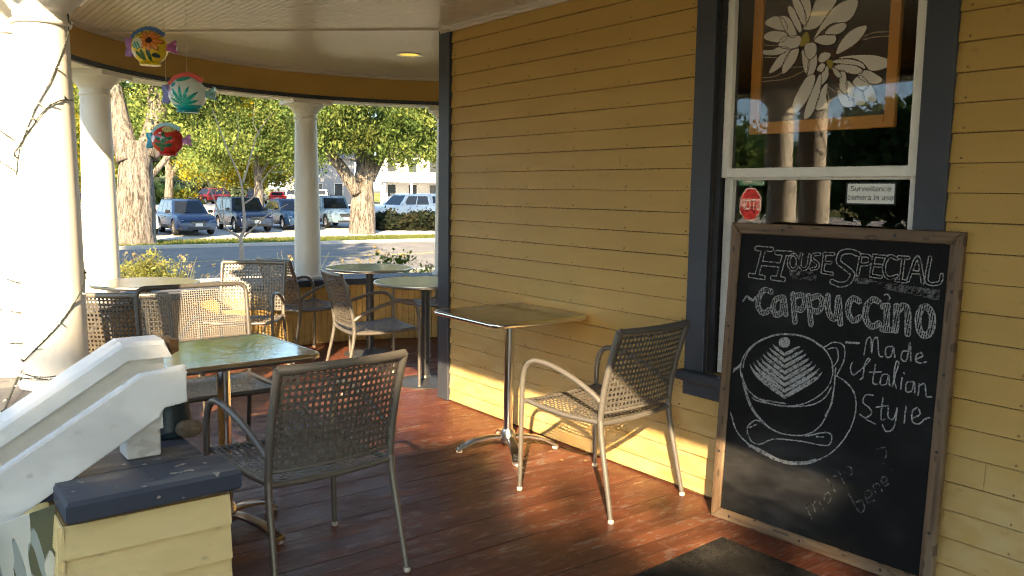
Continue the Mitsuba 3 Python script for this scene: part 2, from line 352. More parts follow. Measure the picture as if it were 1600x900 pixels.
while True:
    p, h = along(s, R - 0.2015)
    if h < -40: break
    m = bx(-0.0262, 0.0262, -0.006, 0.006, 0.004, ZCAP - 0.060, 0.002)
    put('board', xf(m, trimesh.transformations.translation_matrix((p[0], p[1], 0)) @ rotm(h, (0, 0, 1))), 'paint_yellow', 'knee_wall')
    s += 0.0565
def clap(a0, a1, z0, face, fixed, h=0.105, proud=0.016, gap=0.0036):
    """A lapped board: along y on a face of constant x (face 'x-' or 'x+') or along x on face 'y-'."""
    n = max(2, int(abs(a1 - a0) / 0.22)); t = np.linspace(a0, a1, n + 1); q = np.stack([t * 1.3, np.full(n + 1, z0 * 7.7), np.full(n + 1, fixed)], -1)
    dz = (meshkit.noise(q * 1.7, 3) - 0.5) * 0.0032; dp = (meshkit.noise(q, 8) - 0.5) * 0.004
    prof = [(-(proud + dp), z0 + gap + dz), (np.full(n + 1, -0.004), np.full(n + 1, z0 + h)), (np.zeros(n + 1), np.full(n + 1, z0 + h)), (np.zeros(n + 1), z0 + gap + dz)]
    V = np.stack([np.stack([fixed + o, t, z], -1) if face == 'x-' else np.stack([t, fixed + o, z], -1) for o, z in prof], 1).reshape(-1, 3)
    i = np.arange(n); F = [[0, 1, 2], [0, 2, 3], [4 * n, 4 * n + 2, 4 * n + 1], [4 * n, 4 * n + 3, 4 * n + 2]]
    for k in range(4):
        k2 = (k + 1) % 4; F += np.stack([4 * i + k, 4 * i + 4 + k, 4 * i + 4 + k2], -1).tolist() + np.stack([4 * i + k, 4 * i + 4 + k2, 4 * i + k2], -1).tolist()
    m = trimesh.Trimesh(V, F, process=False); trimesh.repair.fix_normals(m)
    return m
zs = [-0.10, 0.008, 0.114, 0.220, 0.326, 0.432]
for z in zs[1:]:
    hh = min(0.106, ZCAP - 0.064 - z - 0.012)
    put('lapped_board', clap(-2.7535, -2.292, z, 'y-', 2.449, hh, 0.017), 'paint_yellow_skylit', 'knee_wall')
    put('lapped_board', clap(2.436, 4.8, z, 'x-', -2.737 + 0.0, hh, 0.014), 'paint_yellow_skylit', 'knee_wall')

# house wall
bs('nail_head', base_color=(0.22, 0.14, 0.05), roughness=0.7)
thing('house_wall', 'yellow clapboard house wall running along the right side of the porch', 'wall')
WY0, WY1, WZ0, WZ1 = 1.615, 2.575, 0.60, 2.42
put('backing', cat(bx(0.0, 0.14, WY1, 4.90, -0.3, 2.52), bx(0.0, 0.14, -6, WY0, -0.3, 2.52), bx(0.0, 0.14, WY0, WY1, -0.3, WZ0), bx(0.0, 0.14, WY0, WY1, WZ1, 2.52)), 'paint_joint', 'house_wall')
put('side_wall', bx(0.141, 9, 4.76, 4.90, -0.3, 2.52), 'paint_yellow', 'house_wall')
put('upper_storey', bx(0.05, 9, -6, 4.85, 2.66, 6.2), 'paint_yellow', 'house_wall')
wr = random.Random(5)
TL0, TL1, TR0, TR1 = 2.575, 2.690, 1.500, 1.615
bs('paint_stop', base_color=(0.010, 0.011, 0.014), roughness=0.6)
k = -1
for i in range(24):
    z0 = 1.447 + (i - 14) * 0.105
    lo = max(z0, 0.004); h = min(0.105, ZC - 0.012 - z0 - 0.0) - (lo - z0)
    if h < 0.02: continue
    prd = 0.0145 + wr.uniform(-0.001, 0.001)
    segs = [(TL1, 4.785), (-4.0, TR0)]
    if z0 + 0.105 < 0.57: segs = [(-4.0, wr.choice([1.9, 2.3, 3.2, 1.3])), None]; a = segs[0][1]; segs = [(-4.0, a), (a + 0.0015, 4.785)]
    if i in (8, 12, 15, 19) and len(segs) == 2 and segs[0][0] == TL1: q = wr.uniform(3.0, 4.4); segs = [(TL1, q), (q + 0.0015, 4.785), segs[1]]
    for a0, a1 in segs:
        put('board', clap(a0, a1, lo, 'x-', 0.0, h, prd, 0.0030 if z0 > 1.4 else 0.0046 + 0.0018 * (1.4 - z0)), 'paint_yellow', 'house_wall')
nl = [bx(-0.0165, -0.0120, y - 0.0035, y + 0.0035, 1.447 + (i - 14) * 0.105 + 0.016, 1.447 + (i - 14) * 0.105 + 0.023, 0.001) for i in range(0, 23) for y in (2.72, 3.13, 3.54, 3.95, 4.36, 4.74, 1.46, 1.2) if 1.447 + (i - 14) * 0.105 > 0.0]
put('nails', cat(*nl), 'nail_head', 'house_wall', kind='stuff')
put('corner_post', cat(bx(-0.030, 0.0, 4.787, 4.915, 0.002, ZC - 0.003, 0.003), bx(0.0005, 0.10, 4.9005, 4.93, 0.002, ZC - 0.003, 0.003)), 'paint_navy', 'house_wall', label='dark slate-blue corner post')
w = put('window', cat(bx(-0.026, 0.0, TL0, TL1, WZ0 - 0.002, ZC - 0.04, 0.003), bx(-0.026, 0.0, TR0, TR1, WZ0 - 0.002, ZC - 0.04, 0.003), bx(-0.026, 0.0, TR1 + .001, TL0 - .001, WZ1, ZC - 0.04, 0.003),
                      bx(0.0015, 0.138, WY1 - 0.006, WY1 - 0.0005, WZ0, WZ1), bx(0.0015, 0.138, WY0 + 0.0005, WY0 + 0.006, WZ0, WZ1), bx(0.0015, 0.138, WY0 + 0.007, WY1 - 0.007, WZ1 - 0.006, WZ1 - 0.0005)),
        'paint_navy', 'house_wall', label='tall sash window with dark slate-blue trim')
put('sill', cat(bx(-0.070, 0.13, TR0 - 0.02, TL1 + 0.02, WZ0 - 0.048, WZ0 - 0.003, 0.006), bx(-0.028, -0.0155, TR0, TL1, WZ0 - 0.12, WZ0 - 0.0485)), 'paint_navy', w)
put('stop', cat(bx(-0.004, 0.003, 2.533, WY1 - 0.0065, WZ0, WZ1 - .007), bx(0.0031, 0.10, 2.545, WY1 - 0.0065, WZ0, WZ1 - .007)), 'paint_stop', w)
a, b = WY0 + 0.007, 2.540
def sash(x0, x1, z0, z1, st, rail):
    return cat(bx(x0, x1, a, a + st, z0, z1, 0.003), bx(x0, x1, b - st, b, z0, z1, 0.003), bx(x0 + .001, x1 - .001, a + st + .0002, b - st - .0002, z0, z0 + rail, 0.003), bx(x0 + .001, x1 - .001, a + st + .0002, b - st - .0002, z1 - 0.05, z1, 0.003))
put('sash', sash(0.0045, 0.034, 1.508, WZ1 - 0.008, 0.042, 0.042), 'paint_cream', w)
put('sash', sash(0.0355, 0.066, WZ0 + 0.002, 1.548, 0.045, 0.065), 'paint_cream', w)
def pane(x, z0, z1, st):
    return hull([(x, y, z) for y in (a + st, b - st) for z in (z0, z1)] + [(x + 0.0001, y, z) for y in (a + st, b - st) for z in (z0, z1)])
def sheet(x, y0, y1, z0, z1):
    xa, xb = x + 0.0210 * (y0 - 2.1), x + 0.0210 * (y1 - 2.1)          # old sashes sit a degree out of true
    return trimesh.Trimesh([(xa, y0, z0), (xb, y1, z0), (xb, y1, z1), (xa, y0, z1)], [[0, 2, 1], [0, 3, 2]], process=False)
put('pane', sheet(0.0195, a + 0.04, b - 0.04, 1.546, WZ1 - 0.055), 'pane_glass', w)
put('pane', sheet(0.051, a + 0.043, b - 0.043, WZ0 + 0.06, 1.50), 'pane_glass', w)
put('room', cat(bx(3.2, 3.25, -1, 4.7, 0, 2.5), bx(0.142, 3.2, -1.05, -1, 0, 2.5), bx(0.142, 3.2, 4.7, 4.75, 0, 2.5), bx(0.142, 3.2, -1, 4.7, -0.05, 0), bx(0.142, 3.2, -1, 4.7, 2.44, 2.49)), 'room_dark', 'house_wall')

# flower panel hung inside the window
bs('panel_wood', base_color=(0.50, 0.21, 0.035), roughness=0.5); bs('petal_white', base_color=(0.62, 0.58, 0.52), roughness=0.6)
bs('panel_dark', base_color=(0.022, 0.016, 0.012), roughness=0.4); bs('line_tan', base_color=(0.32, 0.24, 0.17), roughness=0.7); bs('petal_line', base_color=(0.07, 0.045, 0.03), roughness=0.7)
bs('brown_red', base_color=(0.055, 0.018, 0.012), roughness=0.6); bs('flower_yellow', base_color=(0.30, 0.24, 0.03), roughness=0.6)
TR_big = [[[164,1207],[139,1092]],[[263,1193],[242,1088]],[[155,1145],[252,1144]],[[129,1207],[201,1207]],[[225,1195],[297,1195]],[[106,1089],[172,1086]],[[215,1088],[267,1086]],[[582,1211],[545,1220],[509,1209],[504,1175],[536,1154],[564,1132],[551,1100],[517,1087],[483,1096]]]
TR_small = [[[326,1162],[326,1149],[321,1138],[313,1132],[304,1131],[295,1136],[288,1146],[285,1159],[286,1172],[291,1183],[298,1189],[308,1190],[317,1185],[323,1175],[326,1162]],[[340,1196],[338,1150],[356,1135],[373,1151],[377,1194]],[[419,1201],[394,1196],[392,1177],[414,1164],[414,1146],[389,1138]],[[442,1204],[438,1129]],[[440,1204],[479,1205]],[[440,1169],[470,1170]],[[438,1130],[480,1127]],[[592,1209],[585,1131]],[[592,1208],[625,1205],[626,1179],[592,1171]],[[644,1210],[637,1132]],[[643,1210],[687,1208]],[[641,1173],[675,1173]],[[637,1133],[677,1131]],[[730,1203],[705,1212],[689,1188],[688,1152],[707,1130],[737,1140]],[[756,1208],[753,1125]],[[738,1210],[774,1210]],[[737,1123],[771,1122]],[[780,1126],[807,1214],[834,1125]],[[791,1159],[822,1159]],[[852,1217],[848,1130],[891,1127],[898,1157]]]
TR_capp = [[[215,1029],[182,1034],[159,1001],[158,959],[184,935],[212,951]],[[271,1012],[240,999],[229,967],[244,936],[268,949],[276,1009],[291,942]],[[316,1029],[335,917]],[[320,1015],[355,1031],[373,1006],[360,970],[328,972]],[[387,1029],[407,916]],[[391,1018],[429,1033],[449,1009],[435,973],[400,974]],[[470,1038],[475,985],[493,953],[513,961],[515,1035],[532,934]],[[600,1030],[576,1039],[559,1014],[562,976],[584,953],[610,968]],[[676,1038],[653,1042],[631,1012],[633,966],[658,939],[686,954]],[[711,1023],[716,936]],[[696,1021],[713,1025]],[[702,934],[732,936]],[[747,1027],[751,937]],[[751,1006],[770,1031],[789,1014],[797,930]],[[881,988],[881,965],[875,945],[866,934],[855,932],[843,941],[835,958],[830,981],[830,1004],[836,1024],[845,1035],[857,1036],[868,1027],[877,1010],[881,988]]]
TR_thin = [[[79,973],[99,994],[125,980],[143,995]],[[81,980],[99,1000],[127,987],[140,999]],[[696,1064],[707,1068],[719,1057],[713,1047]],[[562,866],[616,870]],[[562,863],[614,866]],[[639,826],[644,883],[659,894],[668,838],[669,885],[685,898],[696,837],[712,831]],[[745,875],[722,867],[723,834],[742,837],[749,871],[757,835]],[[809,865],[786,863],[781,835],[801,831],[808,898],[817,832]],[[836,842],[857,855],[851,868],[836,857],[836,834],[854,830],[873,838]],[[594,790],[589,766],[603,742],[639,777],[663,809],[655,814],[644,789],[642,742],[632,729]],[[687,798],[682,728],[701,722]],[[664,763],[713,773]],[[736,768],[716,760],[712,726],[733,729],[741,764],[747,726]],[[758,726],[766,773],[774,815],[764,818],[760,763],[773,721]],[[791,764],[790,720]],[[795,783],[797,780]],[[832,757],[810,749],[810,717],[829,720],[837,754],[842,717]],[[855,710],[855,753]],[[853,743],[874,756],[884,713],[903,714]],[[688,678],[660,674],[651,644],[676,628],[689,610],[668,586],[642,595]],[[726,675],[726,597],[741,596]],[[704,635],[749,650]],[[751,641],[753,609],[772,603],[784,648]],[[784,648],[778,573],[751,552],[733,573]],[[815,663],[814,598]],[[840,621],[868,642],[856,663],[840,646],[843,610],[866,605],[883,624]],[[886,628],[903,637]],[[671,580],[705,570]],[[518,747],[516,714],[505,681],[484,650],[454,621],[418,596],[375,576],[329,563],[281,557],[234,559],[191,569],[153,586],[123,611],[103,641],[94,675],[96,711],[111,747],[135,780],[169,810],[210,834],[255,852],[302,862],[349,865],[394,860],[434,848],[467,830],[493,806],[510,778],[518,747]],[[107,688],[110,721],[123,754],[146,785],[178,812],[216,834],[258,851],[303,860],[347,863],[389,859],[426,848],[458,831]],[[473,832],[512,857],[554,849],[560,795],[538,733],[525,713]],[[489,827],[525,835],[535,790],[513,756]],[[58,660],[95,704]],[[62,674],[94,696]],[[60,665],[90,689]],[[106,647],[135,599]],[[534,728],[587,703],[618,662]],[[96,669],[122,594],[168,513],[244,462],[326,444],[423,463],[485,515],[519,601],[529,690],[528,758]],[[101,665],[129,594],[175,515],[250,459]],[[500,558],[524,612],[530,700]],[[60,480],[105,399],[207,348],[325,326],[413,338],[514,394],[579,468],[617,554],[624,632],[605,685],[551,721]],[[63,473],[112,392],[213,341]],[[226,468],[186,472],[151,430],[172,382],[216,374],[283,413],[404,432],[500,438],[532,451],[535,487],[506,492],[445,466],[424,459]],[[161,435],[195,455]],[[471,467],[502,472]],[[225,470],[256,454]],[[163,565],[200,557],[326,562],[434,588],[493,630],[518,679]],[[169,574],[211,567],[325,572]]]
TR_thick = [[[170,358],[230,348],[313,329],[380,332]],[[278,332],[347,329],[434,349],[475,370]],[[219,347],[278,334]]]
TR_faint = [[[483,128],[449,176]],[[451,175],[475,192],[496,160]],[[482,192],[501,212],[532,175]],[[554,237],[554,227],[551,219],[546,213],[540,212],[535,214],[530,221],[528,229],[529,239],[532,247],[537,253],[542,255],[548,252],[552,246],[554,237]],[[530,311],[569,269]],[[569,361],[606,308]],[[558,324],[602,354]],[[608,379],[627,379],[631,356],[615,344]],[[627,273],[677,215],[694,239],[679,264],[657,248]],[[697,274],[717,296],[706,311],[692,294],[704,261],[729,278]],[[733,307],[719,332],[739,345],[756,322]],[[753,349],[770,370],[758,380],[748,364],[761,342],[778,358]],[[723,476],[752,489],[758,464],[750,425]],[[781,412],[785,408]]]
TR_smear = [[[291,1123],[415,1130],[413,1093],[300,1090]],[[569,1119],[646,1121],[648,1098],[581,1099]],[[647,1114],[898,1103],[897,1064],[705,1085]]]
TR_leaves = [[[317,591],[231,625],[160,670],[129,727],[136,714],[169,684],[239,650],[315,608]],[[317,591],[400,648],[463,705],[483,757],[479,742],[452,714],[388,667],[315,608]],[[314,616],[237,647],[172,689],[144,741],[150,728],[180,702],[244,672],[313,633]],[[314,616],[392,668],[450,721],[468,768],[465,754],[439,729],[380,687],[313,633]],[[312,641],[242,670],[184,708],[159,755],[165,741],[192,720],[249,693],[311,658]],[[312,641],[383,688],[436,736],[453,779],[450,765],[426,744],[372,706],[311,658]],[[310,666],[248,692],[196,727],[174,769],[179,755],[203,738],[253,714],[308,683]],[[310,666],[374,708],[422,751],[438,791],[435,776],[414,759],[364,726],[308,683]],[[308,691],[253,715],[208,745],[189,783],[194,769],[214,756],[258,735],[306,708]],[[308,691],[365,729],[409,767],[422,802],[420,788],[401,774],[356,746],[306,708]],[[305,716],[259,737],[220,764],[204,796],[208,782],[225,773],[262,757],[304,733]],[[305,716],[356,749],[395,783],[407,813],[405,799],[387,790],[348,766],[304,733]],[[303,741],[264,759],[232,782],[218,810],[222,796],[236,791],[267,778],[302,758]],[[303,741],[347,769],[381,798],[391,825],[390,811],[374,805],[340,785],[302,758]],[[301,766],[269,781],[244,800],[233,823],[236,809],[247,809],[272,799],[299,783]],[[301,766],[338,790],[367,814],[376,837],[375,823],[361,821],[332,805],[299,783]],[[324,829],[320,814],[307,804],[289,801],[273,807],[267,821],[271,836],[285,847],[302,849],[318,842],[324,829]]]
TR_petal = [[[63,2189],[99,2211],[144,2201],[169,2171],[175,2147],[126,2157]],[[140,2203],[180,2196],[210,2155],[224,2117],[188,2122]],[[58,2132],[94,2149],[151,2140],[184,2122],[154,2100],[96,2110]],[[140,2085],[161,2115],[208,2116],[248,2104],[238,2069],[187,2067]],[[57,2071],[107,2068],[139,2076],[188,2065],[141,2047],[66,2056]],[[96,1971],[119,2010],[157,2046],[196,2061],[182,2029],[152,1992]],[[166,1964],[171,2010],[196,2048],[239,2057],[230,2017],[200,1981]],[[199,2265],[222,2268],[248,2231],[270,2182],[268,2150],[235,2187]],[[177,2236],[193,2240],[227,2195],[249,2139],[238,2131],[200,2186]],[[237,2272],[276,2265],[290,2218],[284,2186],[274,2168],[259,2223]],[[295,2204],[328,2256],[409,2243],[370,2180],[321,2136],[261,2138],[275,2162]],[[313,2089],[336,2127],[377,2185],[439,2219],[501,2215],[491,2167],[458,2141],[394,2144],[345,2117]],[[367,2107],[395,2129],[444,2135],[459,2119],[432,2098],[382,2099]],[[317,2082],[346,2097],[408,2091],[410,2063],[370,2059]],[[276,2071],[318,2069],[326,2032],[299,2009],[274,2038]],[[296,1997],[324,2026],[331,1980],[304,1931],[291,1951]],[[259,2047],[283,2018],[294,1997],[287,1952],[270,1980]],[[423,2017],[442,2062],[488,2100],[545,2109],[540,2083],[505,2048],[458,2026]],[[439,1997],[508,1998],[597,1986],[662,1956],[633,1935],[580,1933],[544,1969],[495,1992]],[[404,1985],[460,1988],[531,1969],[553,1943],[518,1960],[454,1974]],[[419,1964],[462,1969],[511,1955],[543,1932],[513,1926],[456,1944]],[[527,1918],[560,1933],[601,1914],[629,1890],[604,1880],[563,1890]],[[505,1892],[534,1914],[567,1887],[571,1868],[545,1861]],[[553,1838],[577,1876],[599,1847],[608,1812],[575,1813]],[[517,1822],[517,1863],[549,1845],[561,1804],[528,1802]],[[483,1857],[477,1901],[510,1873],[515,1841],[495,1824]],[[446,1936],[463,1940],[474,1901],[476,1851],[450,1872]],[[440,1867],[470,1844],[506,1820],[508,1798],[472,1800],[449,1828]],[[226,1818],[246,1870],[289,1932],[326,1935],[315,1877],[280,1821],[243,1791]],[[288,1761],[292,1807],[322,1877],[352,1939],[355,1887],[347,1835],[321,1778]],[[357,1900],[359,1938],[383,1968],[389,1929],[372,1905]],[[336,1960],[353,1981],[372,1975],[362,1951]],[[388,1897],[383,1846],[393,1806],[342,1797],[360,1867]],[[340,2005],[358,2025],[394,2018],[381,1997],[352,1990]],[[409,1959],[435,1943],[449,1920],[429,1925]]]
TR_centre = [[[250,2067],[255,2106],[277,2123],[294,2088],[280,2073]],[[378,1987],[392,1996],[410,1981],[400,1956]]]
TR_brown = [[[385,1935],[421,1932],[450,1882],[431,1893],[401,1921]],[[427,2014],[512,2044],[549,2097],[545,2067],[480,2017]],[[357,2035],[385,2049],[419,2021],[417,1999],[380,2019]],[[460,1994],[530,1980],[552,1956],[539,1951],[510,1976]],[[280,1821],[321,1890],[348,1946],[337,1875],[289,1807]]]
TR_stem = [[[60,1954],[130,1954],[193,1981],[263,1981]],[[61,1937],[187,1938],[271,1963]],[[541,2071],[590,2079],[661,2071]],[[539,2057],[592,2061],[660,2055]],[[63,2043],[142,2033]],[[56,2099],[98,2090],[138,2088]],[[360,1743],[392,1819],[442,1841]],[[399,1831],[388,1884],[426,1861]]]

PX = 0.120
thing('flower_panel', 'orange framed panel of two white flowers hanging inside the upper window pane', 'picture')
y0, y1, z0, z1 = 1.785, 2.475, 1.704, 2.405
put('frame', cat(bx(PX - 0.012, PX + 0.012, y0, y0 + 0.045, z0, z1, .003), bx(PX - 0.012, PX + 0.012, y1 - 0.05, y1, z0, z1, .003), bx(PX - 0.011, PX + 0.011, y0 + 0.046, y1 - 0.051, z0, z0 + 0.052, .003), bx(PX - 0.011, PX + 0.011, y0 + 0.046, y1 - 0.051, z1 - 0.05, z1, .003)), 'panel_wood', 'flower_panel')
put('board', bx(PX + 0.002, PX + 0.006, y0 + 0.03, y1 - 0.03, z0 + 0.03, z1 - 0.03), 'panel_dark', 'flower_panel')
def on_panel(poly, h, x): return frame_to(ext(poly, h), (x, 2.48, 0), (0, -1, 0), (0, 0, 1))
for i, q in enumerate(TR_petal):
    pg = Polygon(spline(np.array(q) / 1000.0, 5, closed=True)).buffer(0.0032)
    cl = sbox(0.055, z0 + 0.052, 0.65, 2.36); pg = pg.intersection(cl)
    if pg.is_empty: continue
    put('petal', on_panel(pg, 0.003 + 0.0002 * (i % 5), PX + 0.001), 'petal_white', 'flower_panel')
    rim = pg.buffer(0.0012).difference(pg.buffer(-0.0016))
    put('outline', on_panel(rim, 0.0037 + 0.0002 * (i % 5), PX + 0.0012), 'petal_line', 'flower_panel')
for q in TR_centre: put('flower_centre', on_panel(Polygon(spline(np.array(q) / 1000.0, 5, closed=True)).buffer(0), 0.0052, PX + 0.001), 'flower_yellow', 'flower_panel')
for q in TR_brown: put('shadow_petal', on_panel(Polygon(spline(np.array(q) / 1000.0, 5, closed=True)).buffer(0), 0.0024, PX + 0.001), 'brown_red', 'flower_panel')
for q in TR_stem: put('stem', on_panel(LineString(spline(np.array(q) / 1000.0, 5)).buffer(0.0018).intersection(sbox(0.055, z0 + 0.052, 0.65, 2.36)), 0.0028, PX + 0.001), 'line_tan', 'flower_panel')

# surveillance notice
bs('sign_white', base_color=(0.75, 0.75, 0.73), roughness=0.5); bs('sign_black', base_color=(0.02, 0.02, 0.022), roughness=0.5)
thing('notice_sign', 'small white notice reading Surveillance camera in use on the lower pane', 'sign')
NX = 0.0415
put('plate', bx(NX, NX + 0.002, 1.728, 1.925, 1.405, 1.482), 'sign_white', 'notice_sign')
put('border', cat(bx(NX - 0.001, NX + 0.0025, 1.722, 1.7275, 1.400, 1.487), bx(NX - 0.001, NX + 0.0025, 1.9255, 1.931, 1.400, 1.487), bx(NX - 0.001, NX + 0.0025, 1.7276, 1.9254, 1.400, 1.4048), bx(NX - 0.001, NX + 0.0025, 1.7276, 1.9254, 1.4822, 1.487)), 'sign_black', 'notice_sign')
for t, z in (('Surveillance', 1.4525), ('camera in use', 1.4185)):
    m = meshkit.text_mesh(t, 0.0215, 0.0008); w_ = m.bounds[1][0] - m.bounds[0][0]; m = mv(m, -m.bounds[0][0] - w_ / 2)
    put('lettering', frame_to(m, (NX - 0.0002, 1.8265, z), (0, -1, 0), (0, 0, 1)), 'sign_black', 'notice_sign')

# recessed ceiling lamps
scene['lamp_glow'] = {'type': 'diffuse', 'reflectance': {'type': 'rgb', 'value': [0.8, 0.6, 0.3]}}
for (x, y), l in (((0.353, 5.97), 'lit amber recessed ceiling lamp beyond the house corner'), ((-1.334, 3.07), 'amber recessed ceiling lamp over the near porch, seen mirrored in the window')):
    k = thing('ceiling_lamp', l, 'lamp', to=at(x, y, 0))
    put('ring', lathe([(0.078, ZC - 0.004), (0.100, ZC - 0.006), (0.104, ZC - 0.001), (0.104, ZC + 0.004), (0.078, ZC + 0.004)], 40), 'alu', k, smooth=30)
    m = lathe([(0.0, ZC - 0.0025), (0.076, ZC - 0.0015)], 40)
    kk = put('lens', m, 'lamp_glow', k)
    if m.face_normals[0][2] > 0: m.invert(); scene[kk] = {**mikit.ply(m, 'lamp_glow'), 'to_world': PLACE[k]}
    scene[kk]['emitter'] = {'type': 'area', 'radiance': {'type': 'rgb', 'value': [0.075, 0.046, 0.007]}}
# red ornament on the wall at the right edge
bs('enamel_red', base_color=(0.40, 0.012, 0.010), roughness=0.3)
thing('wall_ornament', 'red metal wall ornament cut off by the right picture edge', 'ornament')
m = cat(*[tube([( -0.025, 1.235 + 0.024 * math.cos(t), 2.005 + 0.026 * math.sin(t) + dz) for t in np.linspace(0, 2 * np.pi, 21)[:-1]], 0.007, 8, closed=True) for dz in (0, 0.066)])
put('ring', m, 'enamel_red', 'wall_ornament', smooth=True)
put('hook', bx(-0.032, -0.012, 1.228, 1.242, 2.03, 2.045, 0.002), 'black_iron', 'wall_ornament')

# ================================================================== FURNITURE
# ---- woven armchair (local: sits at the origin, faces +y)
def weave(fn, nu, nv, hu, hv, amp, th=0.0012):
    """Woven sheet over fn(u, v) -> (point, normal), u, v in [0, 1]; hu, hv: half widths of the ribbons in pitches."""
    V, F = [], []
    def ribbon(c, along_v, k, n):
        m = 2 * n + 1; t = np.linspace(0, 1, m)
        off = amp * np.cos(np.pi * (t * n - 0.5 + k)) * (1 if along_v else -1)
        h = (hu / nu) if along_v else (hv / nv)
        rows = []
        for e, o in ((-h, -th), (h, -th), (h, th), (-h, th)):
            uu = np.clip(np.full(m, c + e), 0, 1) if along_v else t; vv = t if along_v else np.clip(np.full(m, c + e), 0, 1)
            p, nr = fn(uu, vv); rows.append(p + nr * (off + o)[:, None])
        v = np.stack(rows, 1).reshape(-1, 3); b = sum(len(x) for x in V)
        i = np.arange(m - 1)
        for a in range(4):
            a2 = (a + 1) % 4; A, B, C, D = b + i * 4 + a, b + i * 4 + a2, b + (i + 1) * 4 + a2, b + (i + 1) * 4 + a
            F.append(np.stack([A, B, C], -1)); F.append(np.stack([A, C, D], -1))
        V.append(v)
    for k in range(nu): ribbon((k + 0.5) / nu, True, k, nv)
    for k in range(nv): ribbon((k + 0.5) / nv, False, k, nu)
    return trimesh.Trimesh(np.vstack(V), np.vstack(F), process=False)
def surf(f):
    def fn(u, v):
        e = 1e-3; p = f(u, v); a = f(u + e, v) - f(u - e, v); b = f(u, v + e) - f(u, v - e)
        n = np.cross(a, b); return p, n / np.linalg.norm(n, axis=1, keepdims=True)
    return fn
REAR = [(0.262, -0.295, 0.008), (0.256, -0.262, 0.16), (0.249, -0.222, 0.34), (0.246, -0.207, 0.44)]
POST = [(0.246, -0.207, 0.44), (0.246, -0.222, 0.56), (0.247, -0.258, 0.71), (0.249, -0.300, 0.842)]
FRONT = [(0.274, 0.268, 0.008), (0.271, 0.268, 0.20), (0.269, 0.268, 0.40), (0.268, 0.266, 0.52)]
ARM = [(0.268, 0.266, 0.52), (0.268, 0.255, 0.585), (0.267, 0.222, 0.632), (0.266, 0.165, 0.648), (0.264, 0.07, 0.638), (0.260, -0.05, 0.604), (0.254, -0.15, 0.560), (0.248, -0.208, 0.522)]
def post_y(z): return np.interp(z, [p[2] for p in POST], [p[1] for p in POST])
def back_f(u, v):
    z = 0.475 + v * 0.350; x = -0.232 + 0.464 * u
    return np.stack([x, post_y(z) - 0.030 * (1 - (2 * u - 1) ** 2) + 0 * x, z + 0 * x], -1)
def seat_f(u, v):
    y = 0.246 - 0.446 * v; x = (-0.245 + 0.49 * u) * (1 - 0.06 * v)
    z = 0.452 - 0.022 * np.sin(np.pi * v) * (0.6 + 0.4 * np.sin(np.pi * u)) - 0.016 * v - 0.010 * np.sin(np.pi * u)
    return np.stack([x, y + 0 * x, z], -1)
def mirx(p): return [(-a, b, c) for a, b, c in p]
def chair_parts(k, nu=21, nv=14):
    A, M = 'chair_paint', 'chair_mesh'
    put('back_panel', weave(surf(back_f), nu, nv, 0.235, 0.235, 0.0008, 0.0008), M, k)
    put('seat_panel', weave(surf(seat_f), nu - 2, nv + 3, 0.195, 0.195, 0.0005, 0.0005), M, k)
    for s in (1, -1):
        g = (lambda p: p) if s == 1 else mirx
        put('rear_leg', tube(spline(g(REAR), 6), np.linspace(0.0105, 0.0140, 19), 12), A, k, smooth=60)
        put('back_post', tube(spline(g(POST), 6), 0.0140, 12), A, k, smooth=60)
        put('front_leg', tube(spline(g(FRONT), 5), np.linspace(0.0105, 0.0125, 16), 12), A, k, smooth=60)
        put('arm', tube(spline(g(ARM), 6), 0.0128, 12), A, k, smooth=60)
        for p in (REAR[0], FRONT[0]):
            put('foot', lathe([(0, 0.0), (0.0125, 0.001), (0.0135, 0.006), (0.0135, 0.014), (0.0105, 0.018)], 14).apply_translation((s * p[0], p[1], 0)), 'foot_plastic', k, smooth=40)
    u = np.linspace(0, 1, 15)
    top = back_f(u, np.full(15, 1.05)); top[:, 0] = -0.249 + 0.498 * u; top[:, 2] = 0.840
    top[:, 1] = post_y(0.84) - 0.030 * (1 - (2 * u - 1) ** 2)
    put('top_rail', tube(top, 0.0150, 12, flat=(0.85, 1.1)), A, k, smooth=60)
    low = back_f(u, np.full(15, -0.01)); low[:, 0] = -0.246 + 0.492 * u
    put('back_rail', tube(low, 0.0065, 8), A, k, smooth=60)
    for name, v in (('seat_rail', 0.0), ('seat_rail', 1.0)):
        r = seat_f(u, np.full(15, v)); r[:, 0] = (-0.262 + 0.524 * u) * (1 - 0.05 * v); r[:, 2] -= 0.012; r[:, 1] += 0.010 - 0.018 * v
        put(name, tube(r, 0.0125, 10), A, k, smooth=60)
    v = np.linspace(0, 1, 13)
    for s in (0, 1):
        r = seat_f(np.full(13, float(s)), v); r[:, 2] -= 0.010; r[:, 0] += 0.006 * (2 * s - 1)
        put('side_rail', tube(r, 0.0120, 10), A, k, smooth=60)
G = 'woven metal armchairs on the porch'
ch0 = thing('armchair', 'woven metal armchair seen from behind in the foreground beside the stair pier', 'chair', G, at(-1.845, 2.94, 0, 4.6))
chair_parts(ch0)
for (x, y, r), l in (((-0.376, 2.885, 6.3), 'woven metal armchair against the yellow wall between the square table and the chalkboard'),
                     ((-0.215, 5.535, -99.0), 'woven metal armchair seen side-on at the round table beside the house corner'),
                     ((-0.17, 6.85, -80.0), 'shaded woven armchair facing right, by the far low wall, its arms beside the middle column'),
                     ((-0.86, 6.38, 146.0), 'woven armchair whose upright back is crossed by a diagonal sun edge, facing the steps'),
                     ((-1.885, 5.20, -32.0), 'sunlit woven armchair at the left, behind the wrapped column and the mesh chair'),
                     ((0.92, 6.50, 96.0), 'woven armchair at the far right, mostly hidden behind the dark corner post')):
    dup(ch0, l, at(x, y, 0, r), G)
